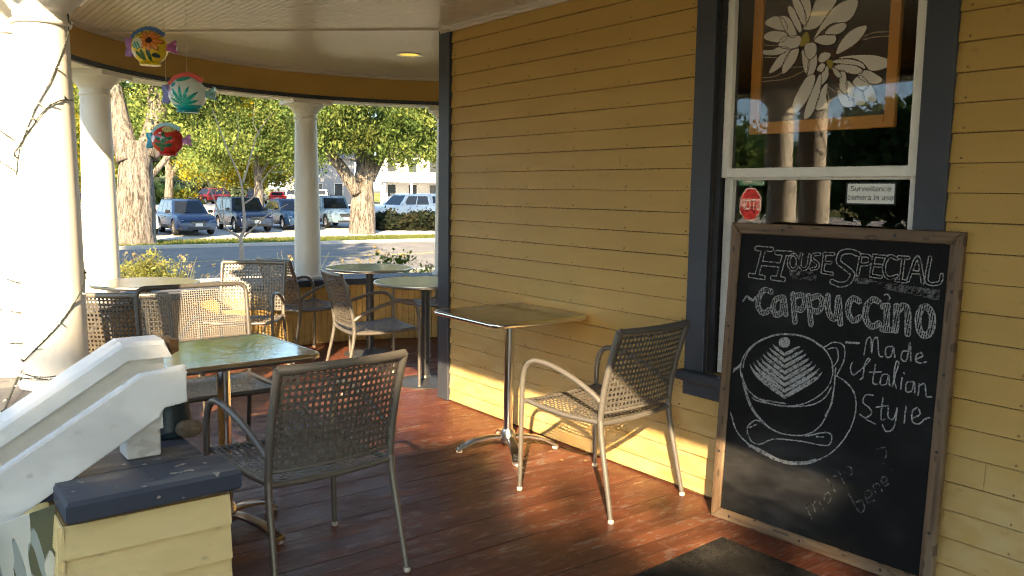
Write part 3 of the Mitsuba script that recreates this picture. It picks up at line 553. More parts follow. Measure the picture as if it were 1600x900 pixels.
labels['armchair_004']['label'] = 'woven armchair facing the steps, left of the middle column, its back half in sun'

# ---- fine-mesh chair
mc = thing('mesh_chair', 'dark framed chair with a fine silvery mesh back behind the square glass-smooth table', 'chair', to=at(-1.775, 4.25, 0, 180))
def mb_f(u, v):
    z = 0.50 + 0.395 * v; return np.stack([-0.265 + 0.53 * u + 0 * z, -0.235 - 0.07 * v + 0 * u, z + 0 * u], -1)
put('back_mesh', weave(surf(mb_f), 46, 34, 0.135, 0.135, 0.0006, 0.0005), 'mesh_chair_mesh', mc)
def ms_f(u, v):
    y = 0.24 - 0.45 * v; return np.stack([-0.25 + 0.5 * u + 0 * y, y + 0 * u, 0.445 - 0.012 * v - 0.012 * np.sin(np.pi * v) + 0 * u], -1)
put('seat_mesh', weave(surf(ms_f), 44, 40, 0.36, 0.36, 0.0006, 0.0005), 'mesh_chair_paint', mc)
rp = [(x, z) for x, z in rrect(0.565, 0.43, 0.045, 5).exterior.coords][:-1]
put('back_frame', tube([(x, -0.270 - 0.07 * z / 0.43 - 0.0, 0.70 + z) for x, z in rp], 0.0125, 10, closed=True), 'mesh_chair_paint', mc, smooth=60)
rp = [(x, z) for x, z in rrect(0.53, 0.49, 0.05, 5).exterior.coords][:-1]
put('seat_frame', tube([(x, y + 0.015, 0.440 - 0.012 * (0.24 - y) / 0.45) for x, y in rp], 0.0125, 10, closed=True), 'mesh_chair_paint', mc, smooth=60)
for s in (1, -1):
    put('rear_leg', tube(spline([(s * 0.275, -0.30, 0.0), (s * 0.27, -0.245, 0.25), (s * 0.268, -0.225, 0.45), (s * 0.275, -0.245, 0.55)], 6), 0.0115, 10), 'mesh_chair_paint', mc, smooth=60)
    put('front_leg', tube([(s * 0.262, 0.255, 0.0), (s * 0.255, 0.235, 0.43)], 0.0115, 10), 'mesh_chair_paint', mc, smooth=60)

# ---- tables
def rim(poly, w, z0, z1):
    return ext(poly.difference(poly.buffer(-w)), z1 - z0, z0)
def square_table(label, x, y, side, z, rot, foot_rot):
    k = thing('square_table', label, 'table', 'square pedestal tables', at(x, y, 0, rot))
    o = rrect(side, side, 0.055, 8)
    put('table_top', ext(o.buffer(-0.010), 0.006, z - 0.0062), 'table_metal', k)
    put('underside', ext(o.buffer(-0.011), 0.014, z - 0.022), 'black_iron', k)
    band_ = tube([(px, py, z - 0.012) for px, py in list(o.buffer(-0.009).exterior.coords)[:-1]], 0.0135, 12, closed=True, flat=(0.85, 1.0))
    put('edge_band', band_, 'chrome', k, smooth=50)
    for sx, sy in ((1, 1), (1, -1), (-1, 1), (-1, -1)):
        c = (side / 2 - 0.055) ; ang = math.atan2(sy, sx)
        pts = [(sx * c + 0.057 * math.cos(ang + t) - 0.008 * math.cos(ang), sy * c + 0.057 * math.sin(ang + t) - 0.008 * math.sin(ang)) for t in np.linspace(-0.55, 0.55, 7)]
        put('corner_clip', cat(*[bx(a - 0.0045, a + 0.0045, b - 0.0045, b + 0.0045, z - 0.025, z + 0.0012, 0.0025) for a, b in pts]), 'alu', k)
    put('pole', lathe([(0.0, 0.075), (0.026, 0.075), (0.026, z - 0.03), (0.0, z - 0.03)], 28), 'chrome', k, smooth=40)
    put('mounting_plate', cat(bx(-0.13, 0.13, -0.02, 0.02, z - 0.030, z - 0.0225), bx(-0.02, 0.02, -0.13, 0.13, z - 0.0301, z - 0.0226)), 'black_iron', k)
    put('hub', lathe([(0.0, 0.045), (0.040, 0.05), (0.046, 0.075), (0.040, 0.105), (0.030, 0.125), (0.0, 0.125)], 28), 'alu', k, smooth=40)
    for q in range(4):
        pr = spline([(0.025, 0.088), (0.10, 0.088), (0.19, 0.070), (0.255, 0.040), (0.285, 0.022)], 5)
        pts = []
        V, F = [], []
        for i, (r, h) in enumerate(pr):
            wdt = 0.020 + 0.007 * (r / 0.285); th = 0.016
            V += [(r, -wdt, h - th), (r, wdt, h - th), (r, wdt, h - 0.004), (r, wdt - 0.005, h), (r, -wdt + 0.005, h), (r, -wdt, h - 0.004)]
        n = len(pr)
        for i in range(n - 1):
            for a in range(6):
                b = (a + 1) % 6; F += [(i * 6 + a, i * 6 + b, i * 6 + 6 + b), (i * 6 + a, i * 6 + 6 + b, i * 6 + 6 + a)]
        F += [(0, a + 1, a) for a in range(1, 5)] + [((n - 1) * 6, (n - 1) * 6 + a, (n - 1) * 6 + a + 1) for a in range(1, 5)]
        leg = trimesh.Trimesh(V, F, process=False); trimesh.repair.fix_normals(leg)
        grooves = [bx(0.245 + 0.009 * g, 0.249 + 0.009 * g, -0.018, 0.018, 0.052 - 0.0055 * g - 0.004, 0.056 - 0.0055 * g - 0.004) for g in range(4)]
        M = rotm(foot_rot - rot + 90 * q, (0, 0, 1))
        f = put('foot', xf(leg, M), 'alu', k, smooth=35)
        put('tread', xf(cat(*grooves), M), 'plain_black', f)
        put('glide', xf(lathe([(0, 0), (0.017, 0), (0.019, 0.005), (0.015, 0.012), (0, 0.012)], 18).apply_translation((0.272, 0, 0)), M), 'foot_plastic', f, smooth=40)
    return k
square_table('square metal-topped table against the yellow wall with a bright chrome edge', -0.345, 3.665, 0.625, 0.775, 0, 64)
square_table('square table reflecting trees and sky, behind the end of the white handrail', -1.985, 3.43, 0.60, 0.772, 3, -62)
def round_table(label, x, y, r, z=0.765, disc=0.225):
    k = thing('round_table', label, 'table', 'round tables', at(x, y))
    put('table_top', lathe([(0.0, z), (r - 0.012, z), (r - 0.011, z - 0.003)], 72), 'table_laminate', k, smooth=30)
    put('edge_band', lathe([(r - 0.012, z - 0.001), (r - 0.008, z + 0.001), (r - 0.002, z - 0.002), (r, z - 0.010), (r - 0.003, z - 0.020), (r - 0.02, z - 0.024), (0, z - 0.024)], 72), 'alu', k, smooth=40)
    put('pole', lathe([(0.0, 0.03), (0.032, 0.03), (0.032, z - 0.06), (0.045, z - 0.058), (0.045, z - 0.0245), (0, z - 0.0245)], 28), 'black_iron', k, smooth=40)
    put('base', lathe([(0.0, 0.001), (disc, 0.001), (disc, 0.008), (disc - 0.02, 0.016), (0.10, 0.030), (0.045, 0.042), (0.04, 0.06), (0, 0.06)], 48), 'black_iron', k, smooth=30)
    return k
round_table('round table farthest right in the street view, its top in front of the road', 0.32, 6.60, 0.375)
round_table('round table half hidden behind the dark house corner post', 0.14, 5.36, 0.385)
round_table('round table by the left columns, behind the mesh chair', -1.60, 6.27, 0.36)

# ---- stair handrail on the end of the low wall
thing('stair_handrail', 'white painted wooden stair handrail coming down towards the left', 'handrail')
def slab(poly, y0, y1): 
    m = ext(poly, y1 - y0); return xf(m, np.array([[1, 0, 0, 0], [0, 0, -1, y1], [0, 1, 0, 0], [0, 0, 0, 1.0]]))
def bev(poly, y0, y1, ch=0.004):
    m = cat(slab(poly.buffer(-ch, join_style=2), y0, y1), slab(poly, y0 + ch, y1 - ch)); return m
SL = 0.60
lower = Polygon([(-2.365, 0.785), (-2.365, 0.893), (-2.490, 0.880), (-3.95, 0.880 - 1.46 * SL), (-3.95, 0.690 - 1.46 * SL), (-2.445, 0.755), (-2.430, 0.780)])
lower = Polygon([(-2.362, 0.782), (-2.362, 0.892), (-2.492, 0.878), (-3.95, 0.878 - 1.458 * SL), (-3.95, 0.745 - 1.505 * SL), (-2.445, 0.745), (-2.428, 0.772)])
put('lower_board', bev(lower, 2.600, 2.642), 'paint_white', 'stair_handrail')
TT = 0.052
upper = Polygon([(-2.385, 0.965), (-2.525, 0.965), (-3.98, 0.965 - 1.455 * 0.615), (-3.98, 0.965 - 1.455 * 0.615 - 0.060), (-2.51, 0.965 - TT), (-2.385, 0.965 - TT)])
def rail_mesh(yf, yb):
    tp = [(-3.98, 0.965 - 1.455 * 0.615), (-2.525, 0.965), (-2.405, 0.965)]
    bt = [(-3.98, 0.965 - 1.455 * 0.615 - 0.062), (-2.512, 0.965 - TT), (-2.385, 0.965 - TT)]
    ms = []
    for i in range(2):
        pts = []
        for (x, z), (xb, zb) in ((tp[i], bt[i]), (tp[i + 1], bt[i + 1])):
            pts += [(x, yf + 0.010, z), (x, yb - 0.010, z), (x + 0.0, yf, z - 0.012), (x + 0.0, yb, z - 0.012), (xb, yf, zb), (xb, yb, zb)]
        ms.append(hull(pts))
    return cat(*ms)
put('top_rail', rail_mesh(2.672, 2.800), 'paint_white', 'stair_handrail')
put('end_block', hull([(-2.384, 2.690, 0.914), (-2.384, 2.790, 0.914), (-2.384, 2.70, 0.962), (-2.384, 2.79, 0.962), (-2.352, 2.715, 0.920), (-2.352, 2.782, 0.920), (-2.352, 2.72, 0.953), (-2.352, 2.782, 0.953)]), 'frame_wood', 'stair_handrail', label='bare wooden end of the top rail')
inner_b = Polygon([(-2.40, 0.80), (-2.40, 0.91), (-2.515, 0.91), (-3.9, 0.91 - 1.385 * 0.615), (-3.9, 0.80 - 1.385 * 0.615), (-2.45, 0.80)])
put('inner_board', slab(inner_b, 2.7105, 2.748), 'paint_cream', 'stair_handrail')
put('post_block', cat(bx(-2.520, -2.420, 2.693, 2.790, ZCAP + 0.0015, 0.80, 0.004), bx(-2.505, -2.425, 2.6425, 2.6925, 0.70, 0.765)), 'paint_white', 'stair_handrail')
# pot and stone on the cap
bs('teal_glaze', base_color=(0.020, 0.042, 0.052), roughness=0.35, specular=0.5)
thing('teal_pot', 'dark teal pot standing upside down on the wall cap behind the handrail block', 'pot', to=at(-2.345, 2.945, ZCAP + 0.001))
put('body', lathe([(0.0, 0.004), (0.090, 0.0), (0.096, 0.003), (0.098, 0.018), (0.092, 0.022), (0.081, 0.085), (0.076, 0.112), (0.070, 0.117), (0.055, 0.119), (0.050, 0.112), (0.0, 0.111)], 40), 'teal_glaze', 'teal_pot', smooth=40)
def f_stone(p, n, uv): return mix((0.10, 0.075, 0.05), (0.24, 0.18, 0.125), fbm(p.x * 60, p.y * 60, p.z * 60, 4))
bs('stone_brown', base_color=proc(f_stone), roughness=0.9)
st = trimesh.creation.icosphere(4); v = st.vertices
st.vertices = v * (0.9 + 0.28 * meshkit.fbm(v * 1.4 + 5, 3, 2) + 0.05 * meshkit.fbm(v * 7, 2, 4))[:, None] * np.array([0.041, 0.030, 0.028])
st.apply_translation((-2.292, 2.845, ZCAP - st.bounds[0][2] - 0.001))
put('stone', st, 'stone_brown', smooth=True, label='rounded brown stone lying on the dark wall cap', cat='stone')

# ---- chalkboard leaning on the wall
thing('chalkboard', 'tall chalkboard in a worn wooden frame advertising the cappuccino special, leaning on the wall', 'chalkboard')
BO = np.array([-0.17005, 2.37789, 0.001]); BXV = np.array([0.06497, -0.99789, 0.0]); BYV = np.array([0.05423, 0.00353, 0.99852]); BWD, BHT = 0.966, 1.314
def on_board(poly, h, z): return frame_to(ext(poly, h, z), BO, BXV, BYV)
FW = 0.047
def frame_side(a, b, c, d, z0=-0.030, z1=0.0):
    q = np.array([a, b, c, d], float); m = q.mean(0)
    pts = [(x, y, z) for x, y in q for z in (z0, z1 - 0.005)] + [(x + (m[0] - x) * 0.02 + (0.004 if x < m[0] else -0.004), y + (0.004 if y < m[1] else -0.004), z1) for x, y in q]
    return frame_to(hull(pts), BO, BXV, BYV)
g = 0.0006
for a, b, c, d in (((0, 0 + g), (0, BHT - g), (FW, BHT - FW - g), (FW, FW + g)), ((BWD, 0 + g), (BWD, BHT - g), (BWD - FW, BHT - FW - g), (BWD - FW, FW + g)),
                   ((g, 0), (BWD - g, 0), (BWD - FW - g, FW), (FW + g, FW)), ((g, BHT), (BWD - g, BHT), (BWD - FW - g, BHT - FW), (FW + g, BHT - FW))):
    put('frame_rail', frame_side(a, b, c, d), 'frame_wood_upright' if a[0] == b[0] else 'frame_wood', 'chalkboard')
put('slate', on_board(sbox(FW - 0.01, FW - 0.01, BWD - FW + 0.01, BHT - FW + 0.01), 0.006, -0.016), 'slate', 'chalkboard')
ZS = -0.0100
for (a, b) in ((0.25, BHT - 0.024), (0.72, BHT - 0.024), (0.10, 0.024), (0.44, 0.024), (0.78, 0.024), (0.024, 0.30), (0.024, 0.58), (0.024, 0.86), (BWD - 0.024, 0.52), (BWD - 0.024, 0.80), (BWD - 0.024, 1.10), (BWD - 0.024, 0.22)):
    put('screw', on_board(Point(a, b).buffer(0.0055, quad_segs=4), 0.0016, 0.0), 'plain_black', 'chalkboard')
def sm(q, n=5, cl=False): return spline(np.array(q) / 1000.0, n, closed=cl) if len(q) > 2 else np.array(q) / 1000.0
def closed(q): return q[0] == q[-1]
def line(q, w):
    pts = sm(q[:-1], 5, True) if closed(q) else sm(q)
    return LineString(np.vstack([pts, pts[:1]]) if closed(q) else pts).buffer(w, quad_segs=3)
cr = random.Random(2)
def rough(poly, seed):
    """Chalk edges are never clean: a slightly uneven outline."""
    out = []
    for p in getattr(poly, 'geoms', [poly]):
        def jit(c):
            c = np.array(c); n = meshkit.noise(np.c_[c * 260, np.full(len(c), seed)], 3) - 0.5; m2 = meshkit.noise(np.c_[c * 260, np.full(len(c), seed)], 9) - 0.5
            return c + np.c_[n, m2] * 0.0022
        out.append(Polygon(jit(p.exterior.segmentize(0.004).coords), [jit(i.segmentize(0.004).coords) for i in p.interiors]).buffer(0))
    return unary_union(out)
def outlined(strokes, w, lw):
    u = unary_union([line(q, w) for q in strokes]); return u, rough(u.buffer(lw * 0.3).difference(u.buffer(-lw)), 1)
u1, o1 = outlined(TR_big, 0.0105, 0.0034); u2, o2 = outlined(TR_small, 0.0068, 0.0030)
put('lettering', on_board(unary_union([o1, o2]), 0.0005, ZS), 'chalk', 'chalkboard', label='outlined chalk words House Special')
u3, o3 = outlined(TR_capp, 0.0112, 0.0034)
hatch = unary_union([LineString([(x, 0.3), (x + 0.10, 1.3)]).buffer(0.0019) for x in np.arange(-0.1, 1.1, 0.0085)]).intersection(u3.buffer(-0.004))
put('lettering', on_board(unary_union([o3, rough(hatch, 4)]), 0.0005, ZS), 'chalk', 'chalkboard', label='chalk word cappuccino in bold shaded letters')
put('drawing', on_board(rough(unary_union([line(q, 0.0025) for q in TR_thin]), 2), 0.0005, ZS), 'chalk', 'chalkboard', label='chalk cup, saucer and spoon beside the words made Italian style')
put('saucer_rim', on_board(rough(unary_union([line(q, 0.0068) for q in TR_thick]), 3), 0.0006, ZS), 'chalk', 'chalkboard')
lv = [Polygon(sm(q, 5, True)).buffer(0) for q in TR_leaves]
lines = unary_union([l.buffer(0.0012).difference(l.buffer(-0.0016)) for l in lv])
put('foam_leaf', on_board(rough(unary_union([unary_union([l.buffer(-0.0018) for l in lv if not l.buffer(-0.0018).is_empty])]), 5), 0.0005, ZS), 'chalk', 'chalkboard', label='chalk leaf drawn in the cup foam')
for a, b, t in ((0, 9, 'faint slanting chalk word molto'), (9, 99, 'faint slanting chalk word bene')): put('faint_lettering', on_board(rough(unary_union([line(q, 0.0026) for q in TR_faint[a:b]]), 6), 0.0005, ZS), 'chalk_faint', 'chalkboard', label=t)
for a, b in ((0, 1), (1, 3)): put('smear', on_board(rough(unary_union([Polygon(np.array(q) / 1000.0).buffer(0) for q in TR_smear[a:b]]), 7), 0.0004, ZS), 'chalk_faint', 'chalkboard')

# ---- door mat, leaves on the floor
def f_mat(p, n, uv): return mix((0.012, 0.012, 0.012), (0.070, 0.064, 0.056), noise(p.x * 220, p.y * 220, 1.0) * fbm(p.x * 12, p.y * 12, 1.0, 2))
bs('mat_fibre', base_color=proc(f_mat), roughness=1.0, specular=0.0)
put('door_mat', hull([(x + s, y, z) for x, y in ((-1.0, 2.12), (-0.34, 2.17), (-0.30, 1.0), (-1.05, 0.95)) for z, s in ((0.001, 0), (0.012, 0))]), 'mat_fibre', label='dark fibre door mat on the red floor before the chalkboard', cat='mat')
bs('dry_leaf', base_color=(0.30, 0.20, 0.07), roughness=0.8)
for i, (x, y) in enumerate(((-0.22, 3.35), (-0.17, 3.50), (-0.12, 3.27), (-1.02, 4.05))):
    q = [(0.0, -0.014, 0.003), (0.008, -0.002, 0.007), (0.0, 0.016, 0.005), (-0.009, 0.0, 0.008)]
    m = hull([(a * 1.1, b, c) for a, b, c in q] + [(a, b, c - 0.001) for a, b, c in q])
    put('fallen_leaf', xf(m, trimesh.transformations.translation_matrix((x, y, 0.0)) @ rotm(70 * i, (0, 0, 1))), 'dry_leaf', label=('dry fallen leaf nearest the table foot on the red floor', 'dry fallen leaf closest to the wall under the armchair', 'dry fallen leaf between the front legs of the armchair by the wall', 'dry fallen leaf out on the sunlit floor boards')[i], cat='leaf', group='fallen leaves on the porch floor')

# ---- string of lights on the two left columns
bs('cable_green', base_color=(0.022, 0.030, 0.022), roughness=0.5)
scene['bulb_glass'] = {'type': 'twosided', 'bsdf': {'type': 'principled', 'base_color': {'type': 'rgb', 'value': [0.75, 0.75, 0.72]}, 'roughness': 0.1, 'clearcoat': 1.0}}
thing('string_lights', 'dark cable with small clear bulbs wound around the left columns', 'string lights')
c1, c0 = np.array([-2.515, 3.94]), np.array([-2.60, 4.31])
def onc(c, phi, z, r=0.0):
    # phi from the side that faces the steps, positive towards the house
    a = math.radians(phi - 98); t = min(max((z - ZCAP - 0.05) / 1.42, 0), 1); rad = 0.120 - 0.021 * t ** 1.6 + 0.006 + r
    return (c[0] + rad * math.cos(a), c[1] + rad * math.sin(a), z)
runs = [[(c1, *q) for q in ((95, 2.26, .05), (76, 2.16, 0.0), (62, 2.04, 0), (16, 1.86, 0), (-15, 1.74, 0), (-38, 1.64, 0), (-58, 1.55, 0.002), (-64, 1.47, 0.006))],
        [(c1, *q) for q in ((75, 1.78, 0), (30, 1.77, 0), (0, 1.73, 0), (-22, 1.67, 0), (-60, 1.58, 0), (-100, 1.55, 0), (-150, 1.5, 0))],
        [(c1, *q) for q in ((110, 1.10, 0), (70, 1.04, 0), (40, 0.965, 0), (0, 0.855, 0), (-40, 0.765, 0), (-72, 0.715, 0), (-100, 0.700, 0))],
        [(c1, *q) for q in ((-120, 0.665, .01), (-60, 0.672, .02), (-20, 0.662, .03), (25, 0.668, .03), (60, 0.668, .02))],
        [(c1, *q) for q in ((-95, 0.640, .02), (-45, 0.655, .03), (0, 0.650, .025), (40, 0.66, .02))],
        [(c0, *q) for q in ((-80, 1.70, 0), (-20, 1.66, 0), (20, 1.60, 0), (60, 1.53, 0))], [(c0, *q) for q in ((-80, 1.58, 0), (-20, 1.53, 0), (20, 1.47, 0), (70, 1.42, 0))],
        [(c0, *q) for q in ((-80, 1.06, 0), (-10, 1.02, 0), (30, 0.995, 0), (80, 0.97, 0))], [(c0, *q) for q in ((-80, 0.90, 0), (-10, 0.885, 0), (30, 0.865, 0), (80, 0.84, 0))],
        [(c0, *q) for q in ((-80, 0.745, 0), (-10, 0.745, 0), (30, 0.755, 0), (80, 0.76, 0))]]
pr = random.Random(9); cab = []; bulbs = []
for rn in runs:
    p = spline([onc(*q) for q in rn], 10); cab.append(tube(p, 0.0023, 7)); cab.append(tube(p + RNG.normal(0, 0.0016, p.shape), 0.0017, 6))
    for i in range(6, len(p) - 3, 11): bulbs.append(p[i])
tail = spline([onc(c1, -95, 0.640, .02), (-2.70, 3.78, 0.625), (-2.74, 3.60, 0.612), (-2.76, 3.50, 0.606), (-2.785, 3.40, 0.60), (-2.80, 3.30, 0.55)], 8)
cab.append(tube(tail, 0.0045, 7)); bulbs += [tail[12], tail[20], tail[6]]
put('cable', cat(*cab), 'cable_green', 'string_lights', smooth=50)
for b in bulbs:
    d = np.array([pr.uniform(-1, 0.6), pr.uniform(-1.0, -0.2), pr.uniform(-0.5, 0.7)]); d /= np.linalg.norm(d)
    k = put('socket', tube([b, b + d * 0.018], 0.0042, 7), 'cable_green', 'string_lights', smooth=50)
    put('bulb', tube([b + d * 0.018, b + d * 0.026, b + d * 0.034], [0.0034, 0.0030, 0.0006], 7), 'bulb_glass', k, smooth=50)
k = put('red_bulb', lathe([(0, -0.02), (0.012, -0.014), (0.016, 0), (0.012, 0.014), (0.004, 0.022), (0, 0.022)], 16).apply_translation((-2.80, 3.43, 0.585)), 'enamel_red', 'string_lights', smooth=True)

# ---- hanging painted fish
bs('string_pale', base_color=(0.62, 0.56, 0.45), roughness=0.8)
def fish(name_label, x, y, z, R0, base_fn, cols, rot=-37):
    k = thing('hanging_fish', name_label, 'ornament', 'painted fish ornaments hung from the porch ceiling', at(x, y, z, rot))
    m = trimesh.creation.icosphere(5); v = m.vertices.copy(); v[:, 2] = np.maximum(v[:, 2], -0.86)
    P = v * np.array([1.0, 0.86, 0.95]) * R0
    m.vertices = P; put('body', m, 'painted', k, smooth=True, color=base_fn(P / R0))
    def part(n, poly, th, col, y0=0.0):
        q = xf(ext(affinity.scale(poly, R0, R0, origin=(0, 0)), th * R0), np.array([[1, 0, 0, 0], [0, 0, -1, (y0 + th / 2) * R0], [0, 1, 0, 0], [0, 0, 0, 1.0]]))
        vv = q.vertices / R0; put(n, q, 'painted', k, color=col(vv) if callable(col) else np.tile(col, (len(vv), 1)))
    base = lathe([(0, -0.98), (0.56, -0.98), (0.58, -0.93), (0.54, -0.80), (0.3, -0.78)], 32); base.vertices *= R0
    put('base', base, 'painted', k, smooth=True, color=np.tile(cols['base'], (len(base.vertices), 1)))
    th = np.radians(np.linspace(42, 152, 60)); ro = 1.15 + 0.06 * np.abs(np.sin(np.linspace(0, 9 * np.pi, 60)))
    part('back_fin', Polygon([(r * math.cos(t), 0.98 * r * math.sin(t)) for r, t in zip(ro, th)] + [(0.93 * math.cos(t), 0.90 * math.sin(t)) for t in th[::-1]]), 0.22, cols['fin'])
    part('tail', Polygon([(0.93, 0.16), (1.18, 0.24), (1.45, 0.42), (1.52, 0.40), (1.49, 0.20), (1.56, 0.04), (1.52, -0.14), (1.60, -0.30), (1.54, -0.34), (1.2, -0.20), (0.93, -0.16)]), 0.16,
         lambda vv: np.where((np.sin(vv[:, 2:3] * 34) > 0.75), np.array(cols['tail']) * 0.45, np.array(cols['tail'])))
    a = np.radians(np.linspace(-40, 40, 20))
    for s in (1, -1):
        pts = spline([(-0.93, 0, s * 0.05), (-1.06, 0, s * 0.14), (-1.17, 0, s * 0.33), (-1.20, 0, s * 0.50)], 6) * R0
        q = tube(pts, np.linspace(0.15, 0.09, len(pts)) * R0, 10, flat=(1, 2.2)); put('lip', q, 'painted', k, smooth=True, color=np.tile(cols['lip'], (len(q.vertices), 1)))
    kk = put('string', tube([(0.0, 0, 1.1 * R0), (0.002, 0, (ZC - z) / 2), (0.0, 0, ZC - z + 0.001)], 0.0014, 6), 'string_pale', k)
    return k
def ell_(v, cx, cz, rx, rz, a=0.0):
    x, z = v[:, 0] - cx, v[:, 2] - cz; ca, sa = math.cos(math.radians(a)), math.sin(math.radians(a))
    return ((x * ca + z * sa) / rx) ** 2 + ((-x * sa + z * ca) / rz) ** 2
def paint(C, mask, col): C[mask] = col
def fish1(v):
    C = np.tile(np.array([0.80, 0.58, 0.02]), (len(v), 1))
    x, z = v[:, 0] - 0.28, v[:, 2] - 0.30; r = np.hypot(x, z); t = np.arctan2(z, x)
    pet = r < 0.60 * (0.42 + 0.58 * np.abs(np.cos(4 * t + 0.3)) ** 0.6)
    edge = r < 0.66 * (0.42 + 0.58 * np.abs(np.cos(4 * t + 0.3)) ** 0.6)
    paint(C, edge, (0.25, 0.07, 0.01)); paint(C, pet, (0.85, 0.22, 0.02)); paint(C, pet & (np.abs(np.cos(4 * t + 0.3)) > 0.96), (0.9, 0.5, 0.2)); paint(C, r < 0.17, (0.05, 0.015, 0.02))
    w = ell_(v, -0.42, 0.16, 0.34, 0.30) < 1; paint(C, w, (0.72, 0.74, 0.65)); paint(C, (ell_(v, -0.44, 0.02, 0.30, 0.20, -20) < 1) & (np.sin(v[:, 0] * 38 + v[:, 2] * 20) > -0.3), (0.02, 0.36, 0.36))
    paint(C, ell_(v, -0.70, -0.42, 0.20, 0.16) < 1, (0.75, 0.70, 0.6)); paint(C, ell_(v, -0.5, 0.66, 0.36, 0.16, 28) < 1, (0.10, 0.08, 0.02)); paint(C, ell_(v, -0.5, 0.66, 0.30, 0.11, 28) < 1, (0.75, 0.66, 0.02)); paint(C, ell_(v, -0.48, 0.67, 0.05, 0.05) < 1, (0.02, 0.02, 0.02))
    for cx, a in ((-0.32, 48), (0.22, 100), (-0.1, 75)):
        paint(C, ell_(v, cx, -0.50, 0.30, 0.105, -a if cx < 0 else a) < 1, (0.012, 0.10, 0.04))
    paint(C, ell_(v, 0.55, -0.5, 0.18, 0.12) < 1, (0.02, 0.05, 0.05))
    return C
def fish2(v):
    C = np.tile(np.array([0.66, 0.80, 0.78]), (len(v), 1)); x, z = v[:, 0], v[:, 2] + 0.62; r = np.hypot(x, z); t = np.degrees(np.arctan2(x, z))
    for a in (-62, -34, -8, 20, 48, 72):
        f = np.exp(-((t - a) / 12.0) ** 2); L = 1.05 if abs(a) < 50 else 0.8
        m = (np.abs(t - a) < 13.5 * np.clip((L - r) / L * 1.7, 0, 1)) & (r < L); paint(C, m, (0.008, 0.48, 0.44)); paint(C, m & (np.abs(t - a) < 1.6), (0.002, 0.16, 0.17))
    paint(C, ell_(v, -0.10, 0.78, 0.40, 0.16, 10) < 1, (0.01, 0.42, 0.38)); paint(C, ell_(v, -0.80, 0.12, 0.13, 0.26) < 1, (0.50, 0.25, 0.40)); paint(C, ell_(v, -0.55, 0.46, 0.16, 0.12, 30) < 1, (0.02, 0.30, 0.45))
    paint(C, v[:, 2] < -0.60, (0.008, 0.45, 0.48)); return C
def fish3(v):
    C = np.tile(np.array([0.52, 0.03, 0.02]), (len(v), 1))
    for cx, cz, rx, rz, a in ((0.0, -0.25, 0.15, 0.55, -20), (0.30, 0.05, 0.34, 0.12, 25), (-0.22, 0.05, 0.32, 0.12, -35), (0.26, -0.35, 0.32, 0.12, 15), (-0.28, -0.30, 0.30, 0.12, -25), (0.05, 0.25, 0.12, 0.26, 10)):
        paint(C, ell_(v, cx, cz, rx, rz, a) < 1, (0.01, 0.12, 0.055))
    e = ell_(v, 0.26, 0.72, 0.40, 0.22) < 1; paint(C, e, (0.70, 0.66, 0.30)); paint(C, e & (np.sin(v[:, 0] * 40) > 0.4) & (v[:, 2] < 0.74), (0.25, 0.30, 0.02))
    paint(C, ell_(v, -0.72, 0.10, 0.17, 0.24) < 1, (0.70, 0.62, 0.62)); paint(C, ell_(v, -0.2, 0.45, 0.10, 0.06, 20) < 1, (0.8, 0.8, 0.75)); paint(C, v[:, 2] < -0.72, (0.48, 0.03, 0.02)); return C
fish('yellow painted fish ornament with an orange flower, purple lips and pink tail', -1.845, 4.97, 2.185, 0.096, fish1, dict(base=(0.80, 0.58, 0.02), fin=(0.10, 0.22, 0.55), tail=(0.62, 0.18, 0.52), lip=(0.34, 0.16, 0.50)))
fish('turquoise and white painted fish ornament with a red scalloped back fin', -1.695, 4.82, 1.935, 0.100, fish2, dict(base=(0.005, 0.30, 0.36), fin=(0.70, 0.09, 0.07), tail=(0.32, 0.66, 0.68), lip=(0.18, 0.20, 0.50)))
fish('red painted fish ornament with dark green leaves and a pink tail, lowest of the three', -1.685, 5.28, 1.705, 0.090, fish3, dict(base=(0.50, 0.03, 0.02), fin=(0.30, 0.55, 0.60), tail=(0.60, 0.25, 0.55), lip=(0.03, 0.30, 0.45)))

# ---- things by the steps, low at the left
bs('steel_post', base_color=(0.19, 0.13, 0.10), roughness=0.6); bs('green_paint', base_color=(0.06, 0.42, 0.05), roughness=0.4)
def f_banner(p, n, uv):
    u, v = (p.x - p.y * 0.2) * 24 + p.z * 4, p.z * 9
    a = fbm(u * 1.1 + 3, v * 0.55, 1.0, 2); b = fbm(u * 1.3, v * 0.6 + 9, 2.0, 2)
    c = mix((0.36, 0.42, 0.42), (0.13, 0.14, 0.09), smoothstep(0.50, 0.52, a))
    return mix(c, (0.68, 0.70, 0.66), smoothstep(0.57, 0.59, b))
bs('banner_print', base_color=proc(f_banner), roughness=0.8)
k = thing('painted_panel', 'grey, olive and white patterned panel propped beside the stair pier', 'panel')
put('board', hull([(x, y + dy, z) for x, y, z in ((-2.905, 2.52, 0.535), (-2.738, 2.56, 0.55), (-2.730, 2.56, -0.30), (-2.80, 2.52, -0.30)) for dy in (0, 0.004)]), 'banner_print', k)
k = thing('green_post', 'bright green round post under the handrail at the left picture edge', 'post')
put('pole', tube([(-2.895, 2.50, -0.85), (-2.905, 2.50, 0.0), (-2.91, 2.50, 0.50)], 0.016, 14), 'green_paint', k, smooth=50); put('finial', lathe([(0, 0), (0.018, 0), (0.018, 0.02), (0.006, 0.03), (0, 0.03)], 14).apply_translation((-2.91, 2.50, 0.50)), 'green_paint', k, smooth=40)
k = thing('rail_baluster', 'brown square baluster under the white handrail at the left picture edge', 'post')
put('shaft', bx(-2.955, -2.925, 2.60, 2.64, -0.85, 0.62, 0.003), 'steel_post', k)

